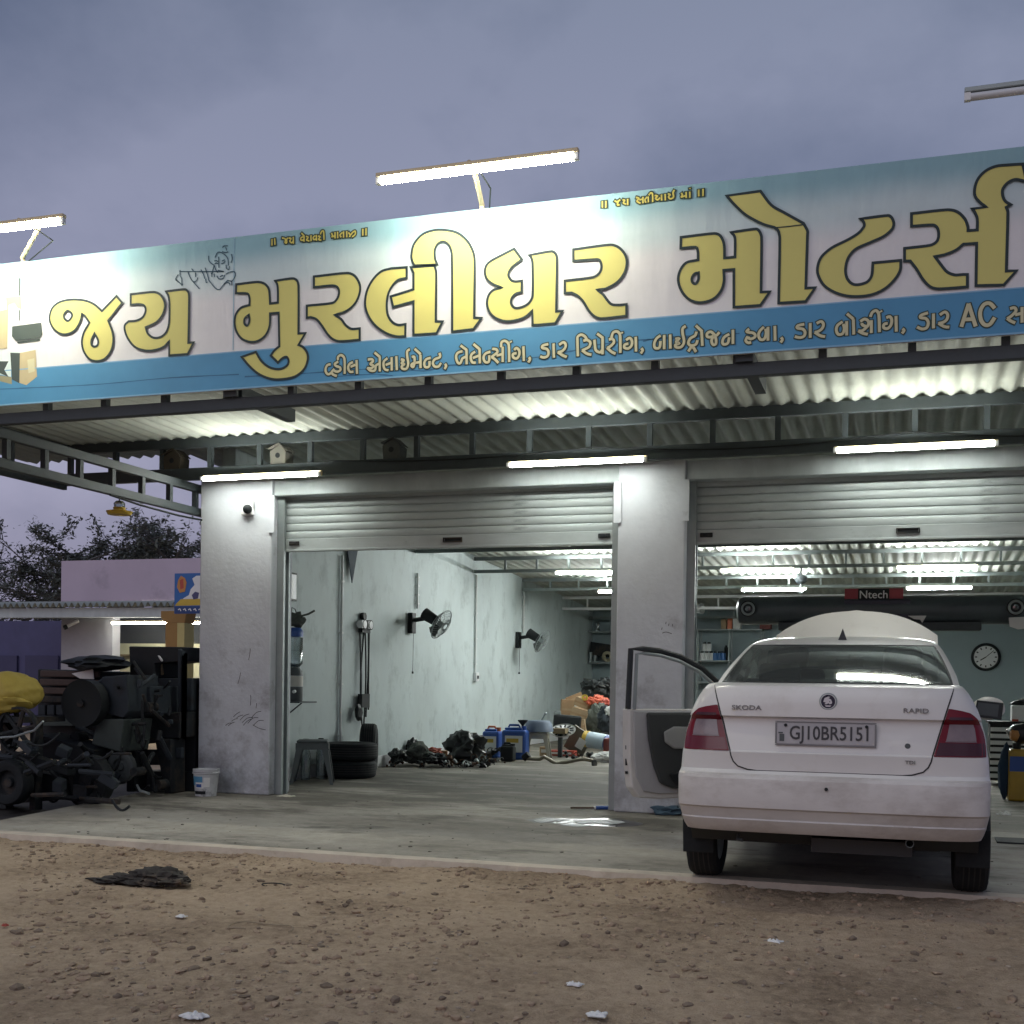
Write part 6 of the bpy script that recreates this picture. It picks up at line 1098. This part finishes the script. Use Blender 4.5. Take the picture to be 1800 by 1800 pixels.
# scrap machinery in the dark beside the garage
YM = 9.75
def P(px, py, Y=YM): return at(px, py, Y=Y)
def slabpiece(pts, Y, d, m, nm, par):
    P_ = [at(x, y, Y=Y) for x, y in pts]
    for p_ in P_: p_.x = min(p_.x, -6.63)
    q = MB(); q.prism(P_, (0, d, 0)); return part(nm, q, m, par, bevel=.012)
base = at(260, 1395, Y=9.9)
th = thing('threshing_machine', 'grimy blue grey threshing machine with hoppers and pulley standing in the dark', 'farm machine', (base.x, 9.9, -.07))
slabpiece([(178, 1190), (222, 1186), (226, 1250), (216, 1262), (176, 1250)], 9.45, .5, DGREY, 'hopper', th); slabpiece([(223, 1212), (264, 1206), (266, 1256), (224, 1262)], 9.75, .5, DGREY, 'hopper', th)
slabpiece([(172, 1264), (218, 1264), (210, 1322), (160, 1308)], 9.40, .45, mat('grimy_green_grey', (.05, .065, .06), .7, .1, var=.3, vscale=4), 'chute', th)
slabpiece([(226, 1136), (318, 1137), (318, 1162), (272, 1166), (272, 1192), (228, 1190)], 10.2, .5, BLACK, 'feed_box', th); slabpiece([(262, 1192), (350, 1192), (350, 1250), (266, 1256)], 10.25, .4, DGREY, 'side_panel', th)
slabpiece([(228, 1262), (345, 1252), (348, 1298), (236, 1298)], 10.05, .5, IRON, 'side_panel', th); slabpiece([(272, 1299), (300, 1299), (300, 1395), (290, 1395)], 10.0, .25, IRON, 'leg', th); slabpiece([(225, 1262), (240, 1262), (236, 1392), (222, 1392)], 9.95, .2, IRON, 'leg', th)
slabpiece([(238, 1318), (345, 1318), (345, 1345), (238, 1345)], 10.4, .12, IRON, 'cross_beam', th); slabpiece([(238, 1356), (345, 1356), (345, 1394), (238, 1392)], 10.3, .3, BLACK, 'skirt', th)
for k in range(5): slabpiece([(312+k*8, 1140+k*4), (318+k*8, 1142+k*4), (318+k*8, 1300), (312+k*8, 1300)], 10.1-.03*(k % 2), .06, DGREY, 'slat', th)
slabpiece([(296, 1200), (360, 1200), (360, 1398), (296, 1398)], 10.32, .5, BLACK, 'black_fill', th); slabpiece([(225, 1230), (340, 1230), (345, 1300), (225, 1310)], 10.4, .4, BLACK, 'black_fill', th); slabpiece([(306, 1314), (320, 1314), (320, 1333), (306, 1333)], 10.08, .05, DGREY, 'hatch', th)  # black boxes added behind to fill the machine's gaps with dark
c_ = P(150, 1236, 9.35); q = MB(); q.lathe([(.03, -.05), (.20, -.05), (.22, -.06), (.22, .06), (.20, .05), (.03, .05)], c_, 'Y', 28, close=True); part('pulley', q, BLACK, th, smooth=True, sharp=30); q = MB(); q.cyl(c_-Vector((0, .08, 0)), c_+Vector((0, .3, 0)), .035, seg=12); part('shaft', q, IRON, th)
slabpiece([(262, 1166), (282, 1160), (285, 1186), (268, 1192)], 10.3, .04, WOOD, 'loose_board', th); slabpiece([(276, 1152), (279, 1152), (286, 1162), (283, 1163)], 10.15, .02, WHITE, 'loose_board', th)
def mwheel(px, py, Y, r, m, nm, par, wd=.16, spokes=0):
    c_ = at(px, py, Y=Y); q = MB()
    if spokes:
        q.lathe([(r*.90, -wd/2), (r, -wd/2), (r, wd/2), (r*.90, wd/2)], c_, 'Y', 36, close=True); w_ = part(nm, q, m, par, smooth=True, sharp=30)
        for k in range(spokes): a_ = 2*math.pi*k/spokes+.3; q = MB(); q.tube([c_, c_+Vector((math.sin(a_), 0, math.cos(a_)))*r*.92], .022, 6); part('spoke', q, m, w_)
        q = MB(); q.cyl(c_-Vector((0, wd*.7, 0)), c_+Vector((0, wd*.7, 0)), r*.16, seg=14); part('hub', q, m, w_)
    else:
        q.lathe([(r*.55, -wd*.4), (r*.75, -wd/2), (r*.93, -wd*.45), (r, -wd*.3), (r, wd*.3), (r*.93, wd*.45), (r*.75, wd/2), (r*.55, wd*.4)], c_, 'Y', 32); w_ = part(nm, q, m, par, smooth=True, sharp=35)
        q = MB(); q.lathe([(0, -wd*.25), (r*.2, -wd*.28), (r*.24, -wd*.1), (r*.5, -wd*.08), (r*.56, -wd*.38)], c_, 'Y', 24); part('rim', q, IRON if m is RUBBER else m, w_, smooth=True)
mwheel(158, 1372, 9.2, .235, RUBBER, 'wheel', th); mwheel(214, 1348, 9.5, .145, mat('disc_grey', (.075, .085, .085), .55, .2, var=.3), 'drive_disc', th, .08)
q = MB(); q.tube([at(241, 1380, Y=9.5), at(246, 1390, Y=9.45), at(262, 1395, Y=9.4)], .012, 6); single('bent_pipe', q, STEEL2, 'short bent pale pipe on the ground under the threshing machine', 'pipe', tuple(at(246, 1390, Y=9.45)))
rng = random.Random(5)
for k in range(72):
    px, py = rng.uniform(128, 335), rng.uniform(1190, 1390); Y = rng.uniform(9.35, 9.95); a = at(px, py, Y=Y); b = at(px+rng.uniform(-45, 45), py+rng.uniform(-40, 40), Y=Y+rng.uniform(-.1, .3)); a.x = min(a.x, -6.66); b.x = min(b.x, -6.66)
    if min(a.z, b.z) < .03: continue
    q = MB()
    if k % 4 == 0: q.tube([a+(b-a)*f+Vector((0, 0, -.10*math.sin(f*3.14))) for f in np.linspace(0, 1, 9)], .012, 6); part('hose', q, BLACK, th, smooth=True)
    elif k % 8 == 1: q.cyl(a, a+Vector((0, .14, 0)), rng.uniform(.04, .09), seg=16); part('pulley', q, IRON, th)
    else: q.cyl(a, b, rng.uniform(.010, .028), seg=6); part('bar', q, [IRON, BLACK, DGREY][k % 3], th)
og = MB(); og.grid([[(x, y, -.135+.03*noise.noise(Vector((x*2, y*2, 1)))+.012*noise.noise(Vector((x*9, y*9, 1)))-.16*max(0, max(abs(x+9.25)/2.25 if x < -9.25 else 0, abs(y-10.7)/2.8)-.72+.35*noise.noise(Vector((x*.9, y*.9, 5))))) for x in np.linspace(-11.5, -7.0, 46)] for y in np.linspace(7.9, 13.5, 56)]); struct('unlit_oily_ground', og, mat('unlit_oily_soil', (.035, .03, .027), .9, var=.4, vscale=3, bump=.6, bscale=12, col2=(.07, .058, .048), c2scale=2, c2lo=.55, c2hi=.75), smooth=True)  # oil-soaked soil, coloured darker still to stand for the unlit corner
# slatted crate behind the cart
c_ = at(120, 1280, Y=9.9); cr_ = thing('slatted_crate', 'rusty brown slatted crate body with torn white sheet behind the yellow sack', 'crate', (c_.x, 9.9, .2)); RB = mat('rust_brown', (.085, .06, .052), .8, .1, var=.3, vscale=5)
for k in range(4): y = 1178+k*15; slabpiece([(70-k, y), (172, y+2), (171, y+13), (70-k, y+12)], 9.85-.01*(k % 2), .05, RB if k < 3 else IRON, 'slat', cr_)
for k in range(4): slabpiece([(66+k*16, 1239), (79+k*16, 1239), (79+k*16, 1258), (66+k*16, 1257)], 9.86, .05, DGREY, 'panel', cr_)
slabpiece([(62, 1262), (132, 1263), (130, 1276), (62, 1276)], 9.8, .06, MATS['grimy_green_grey'], 'rail', cr_); slabpiece([(66, 1176), (175, 1180), (175, 1300), (66, 1300)], 9.95, .6, BLACK, 'body', cr_); slabpiece([(125, 1184), (163, 1176), (165, 1194), (140, 1193)], 9.82, .01, PAPER, 'torn_sheet', cr_)
c_ = at(170, 1166, Y=9.9); q = MB(); q.blob(c_, (.30, .3, .07), 3, .4, 3); single('black_tarp', q, BLACK, 'folded black tarp lying on top of the slatted crate', 'tarp', tuple(c_), smooth=True)
# cart with spoked wheels, yellow sack
c_ = at(40, 1400, Y=9.0); ct = thing('old_cart', 'old iron cart with spoked wheels under the yellow sack', 'cart', (c_.x, 9.0, -.09))
mwheel(32, 1284, 8.75, .21, IRON, 'wheel', ct, .05, 6); mwheel(2, 1268, 8.9, .19, IRON, 'wheel', ct, .05, 6)
q = MB(); q.tube([at(-20, 1298, Y=8.7), at(25, 1295, Y=8.65), at(60, 1284, Y=8.62), at(76, 1268, Y=8.6)], .010, 6); part('guard_rod', q, STEEL2, ct)
slabpiece([(-40, 1318), (60, 1330), (118, 1352), (118, 1364), (40, 1345), (-40, 1335)], 8.9, .12, IRON, 'beam', ct); slabpiece([(-40, 1336), (110, 1366), (118, 1405), (-40, 1418)], 9.05, .5, BLACK, 'chassis', ct); slabpiece([(60, 1290), (165, 1318), (165, 1345), (60, 1330)], 9.3, .4, BLACK, 'chassis', ct)
mwheel(20, 1375, 8.75, .20, RUBBER, 'wheel', ct)
for k in range(46):
    px, py = rng.uniform(-20, 205), rng.uniform(1300, 1412); Y = rng.uniform(8.5, 9.3); a = at(px, py, Y=Y); b = at(px+rng.uniform(-60, 60), py+rng.uniform(-25, 25), Y=Y+rng.uniform(-.1, .3))
    if min(a.z, b.z) < -.06: continue
    q = MB()
    if k % 4 == 0: q.tube([a+(b-a)*f+Vector((0, 0, -.06*math.sin(f*3.14))) for f in np.linspace(0, 1, 9)], .012, 6); part('hose', q, BLACK, ct, smooth=True)
    elif k % 8 == 1: q.obox(a, (rng.uniform(.05, .2), .1, rng.uniform(.04, .14)), (rng.random()*.4, rng.random(), rng.random()*.4)); part('block', q, [IRON, DGREY][k % 2], ct, bevel=.01)
    else: q.cyl(a, b, rng.uniform(.010, .03), seg=6); part('bar', q, [IRON, DGREY, BLACK][k % 3], ct)
c_ = at(18, 1216, Y=8.9); q = MB(); q.blob(c_, (.265, .25, .18), 21, .16, 5, fr=1.1); q.blob(c_+Vector((.0, -.06, -.10)), (.235, .22, .11), 5, .22, 4); single('yellow_sack', q, mat('yellow_sack', (.47, .36, .07), .7, var=.15, vscale=5, bump=1, bscale=7), 'full yellow sack lying on the old cart at the left edge', 'sack', tuple(c_), smooth=True)
c_ = at(40, 1236, Y=8.9); q = MB(); q.box((c_.x-.3, 8.75, c_.z-.17), (c_.x+.14, 9.3, c_.z-.12)); q.box((c_.x-.28, 8.95, -.09), (c_.x-.22, 9.05, c_.z-.121)); q.box((c_.x+.04, 8.95, -.09), (c_.x+.10, 9.05, c_.z-.121)); part('deck', q, IRON, ct)
# ================================================================ LITTER AND SMALL THINGS OUTSIDE
def bucket():
    c_ = at(362, 1391, Y=10.0); x, y, z = c_.x, 10.0, .001; t = thing('paint_bucket', 'dirty white paint bucket with blue label at the foot of the left pillar', 'bucket', (x, y, z)); r0, r1, h = .100, .122, .255
    q = MB(); q.lathe([(0, z), (r0, z), (r1-.004, z+h*.82), (r1+.006, z+h*.84), (r1+.006, z+h*.88), (r1, z+h*.90), (r1+.004, z+h), (r1-.008, z+h), (r0-.01, z+.02), (0, z+.015)], (x, y, 0), seg=28); part('shell', q, mat('bucket_white', (.55, .56, .57), .5, var=.15, vscale=9, col2=(.10, .10, .10), c2scale=7, c2lo=.55, c2hi=.68), t, smooth=True, sharp=35)
    def sk(a0, a1, f0, f1, m, nm, e=.0015):
        q = MB(); q.grid([[(x+(r0+(r1-.004-r0)*f/.82+e)*math.sin(a_), y-(r0+(r1-.004-r0)*f/.82+e)*math.cos(a_), z+h*f) for a_ in np.linspace(R(a0), R(a1), 12)] for f in (f0, f1)]); part(nm, q, m, t, smooth=True)
    sk(-60, 15, .40, .74, mat('label_blue', (.10, .30, .48), .5), 'label'); sk(20, 50, .35, .70, PAPER, 'label'); sk(-40, 30, .08, .20, BLACK, 'label'); sk(-25, 20, .30, .52, PAPER, 'label', .003); sk(-20, 10, .34, .46, BLUEP, 'label', .0045); sk(-70, 60, .86, .895, BLACK, 'rim_band', .008)
bucket()
def crumple(name, px, py, Zg, size, m, label, cat, seed, lift=.25, thick=.02):
    c_ = at(px, py, Z=Zg); rng = random.Random(seed); n_ = 22; rows = []; sx, sy = size; o_ = Vector((seed*3.1, seed*.7, 0))
    for i in range(n_+1):
        row = []
        for j in range(n_+1):
            u, v = i/n_*2-1, j/n_*2-1; e = 1+.5*noise.noise(Vector((u*1.6, v*1.6, 0))+o_); hh = (abs(noise.noise(Vector((u*1.6, v*1.6, 3))+o_))+.30*abs(noise.noise(Vector((u*4, v*4, 7))+o_))+.12*abs(noise.noise(Vector((u*9, v*9, 7))+o_)))*lift*.55*(1-max(abs(u), abs(v))**4)
            row.append((c_.x+u*sx*e, c_.y+v*sy*e, c_.z+.004+hh))
        rows.append(row)
    q = MB(); q.grid(rows); q.grid([[(p_[0], p_[1], p_[2]-.003) for p_ in r_] for r_ in rows]); return single(name, q, m, label, cat, tuple(c_), smooth=True, sharp=30)
GZ = -.125; RAGM = mat('brown_rag', (.035, .030, .026), .95, var=.4, vscale=10, col2=(.13, .10, .07), c2scale=5, c2lo=.55, c2hi=.68)
c_ = at(262, 1552, Z=GZ); q = MB()
for dx, dy, dz, rx, ry, rz, sd in ((0, 0, .03, .15, .11, .075, 3), (.10, .02, .045, .12, .09, .055, 8), (-.10, -.03, .02, .14, .09, .045, 12), (-.24, -.06, .012, .13, .07, .028, 15), (.19, -.02, .02, .09, .08, .04, 19)): q.blob((c_.x+dx, c_.y+dy, c_.z+dz), (rx, ry, rz*.7), sd, .6, 4, fr=1.5, flat=c_.z+.002)
single('dark_rag', q, RAGM, 'dark crumpled rag lying on the dirt before the kerb', 'rag', tuple(c_), smooth=True, sharp=50)
crumple('paper_scrap', 340, 1788, GZ, (.045, .03), PAPER, 'crumpled white paper scrap on the dirt at the bottom left of centre', 'paper', 4, .05); crumple('paper_scrap', 1050, 1785, GZ, (.035, .03), PAPER, 'small torn white paper on the dirt at the bottom edge', 'paper', 5, .04); crumple('paper_scrap', 1360, 1657, GZ, (.035, .03), PAPER, 'small white paper scrap on the dirt behind the car', 'paper', 6, .04)
crumple('paper_scrap', 1010, 1732, GZ, (.03, .02), PAPER, 'tiny white shred on the dirt above the torn white paper', 'paper', 7, .03); crumple('paper_scrap', 318, 1612, GZ, (.025, .02), PAPER, 'tiny white shred on the dirt below the dark rag', 'paper', 8, .03); crumple('paper_scrap', 503, 1400, .0, (.07, .05), mat('cream_paper', (.58, .55, .45), .8), 'cream paper scrap on the slab beside the left pillar', 'paper', 11, .05)
crumple('paper_scrap', 1765, 1432, .0, (.06, .05), PAPER, 'white scrap on the slab right of the car', 'paper', 12, .08); crumple('red_scrap', 8, 1628, GZ, (.015, .010), REDP, 'small red scrap on the dirt at the left edge', 'scrap', 13, .03)
q = MB(); c_ = at(470, 1630, Z=GZ+.012); q.tube([c_+Vector((.14*math.cos(a_)-.02*a_, .09*math.sin(a_), .006*math.sin(3*a_))) for a_ in np.linspace(-.4, 4.9, 24)], .004, 5); single('wire_loop', q, mat('straw', (.30, .24, .16), .8), 'thin straw coloured loop of wire lying on the dirt', 'wire', tuple(c_))
q = MB(); c_ = at(480, 1555, Z=GZ+.015); q.tube([c_+Vector((.07*math.cos(a_), .05*math.sin(a_), 0)) for a_ in np.linspace(.4, 4.2, 14)], .004, 5); single('wire_loop', q, IRON, 'small dark wire loop on the dirt near the kerb', 'wire', tuple(c_))
def tool(px0, px1, px2, py, label):
    a, b, c_ = at(px0, py, Z=.014), at(px1, py, Z=.014), at(px2, py, Z=.014); t = thing('hand_tool', label, 'tool', tuple(b), 'blue handled tools by the middle pillar'); q = MB(); q.cyl(a, b, .008, seg=8); part('blade', q, RUST, t); q = MB(); q.cyl(b, c_, .018, seg=12); part('handle', q, BLUEP, t, smooth=True, sharp=40); q = MB(); q.cyl(b-(c_-b)*.12, b-(c_-b)*.005, .017, seg=12); part('collar', q, WHITE, t)
tool(1003, 1047, 1073, 1420, 'blue handled rusty screwdriver on the slab before the middle pillar'); tool(1098, 1132, 1158, 1421, 'blue handled tool on the slab under the open car door')
q = MB(); c_ = at(1172, 1432, Z=0); q.blob((c_.x, c_.y, .03), (.14, .1, .05), 4, .5, 3, flat=.003); single('blue_rag', q, mat('blue_grey_rag', (.05, .09, .13), .9), 'blue grey rag on the slab beside the rear wheel of the car', 'rag', (c_.x, c_.y, 0), smooth=True)
def spill(pts, m, label, h, name='spill'):
    P_ = [at(x, y, Z=slab_z(at(x, y, Z=-.01).y)+h) for x, y in smooth_open(pts+[pts[0]])[:-1]]; q = MB(); q.add(P_, [tuple(f) for f in tessellate_polygon([P_])]); single(name, q, m, label, name, tuple(P_[0]))
WET = mat('pale_spill', (.50, .52, .52), .55, var=.35, vscale=14); DWET = mat('wet_concrete', (.055, .055, .05), .3, var=.2)
spill([(925, 1441), (960, 1437), (1010, 1439), (1060, 1438), (1110, 1443), (1130, 1449), (1085, 1455), (1040, 1453), (990, 1452), (950, 1449)], DWET, 'dark wet patch on the slab in front of the middle pillar', .003, 'wet_patch')
spill([(1005, 1442), (1040, 1440.5), (1085, 1442), (1099, 1446), (1072, 1448.5), (1045, 1446), (1022, 1447.5), (1012, 1445)], WET, 'pale spill on the slab in front of the middle pillar', .006); spill([(938, 1442), (965, 1440), (1000, 1441), (975, 1443), (950, 1446)], WET, 'thin white splash left of the larger spill', .006); spill([(985, 1450), (1010, 1448), (1035, 1451), (1015, 1453)], WET, 'small white splash below the larger spill', .006)  # pale grey patches lying on the slab
a, b = at(1748, 1476, Z=-.02), at(1800, 1486, Z=-.02); q = MB(); q.box((a.x, b.y, slab_z(9.3)+.002), (b.x+.1, b.y+.35, slab_z(9.3)+.02)); single('drain_cover', q, IRON, 'dark rectangular drain cover in the slab right of the car', 'drain cover', (a.x, b.y, 0))
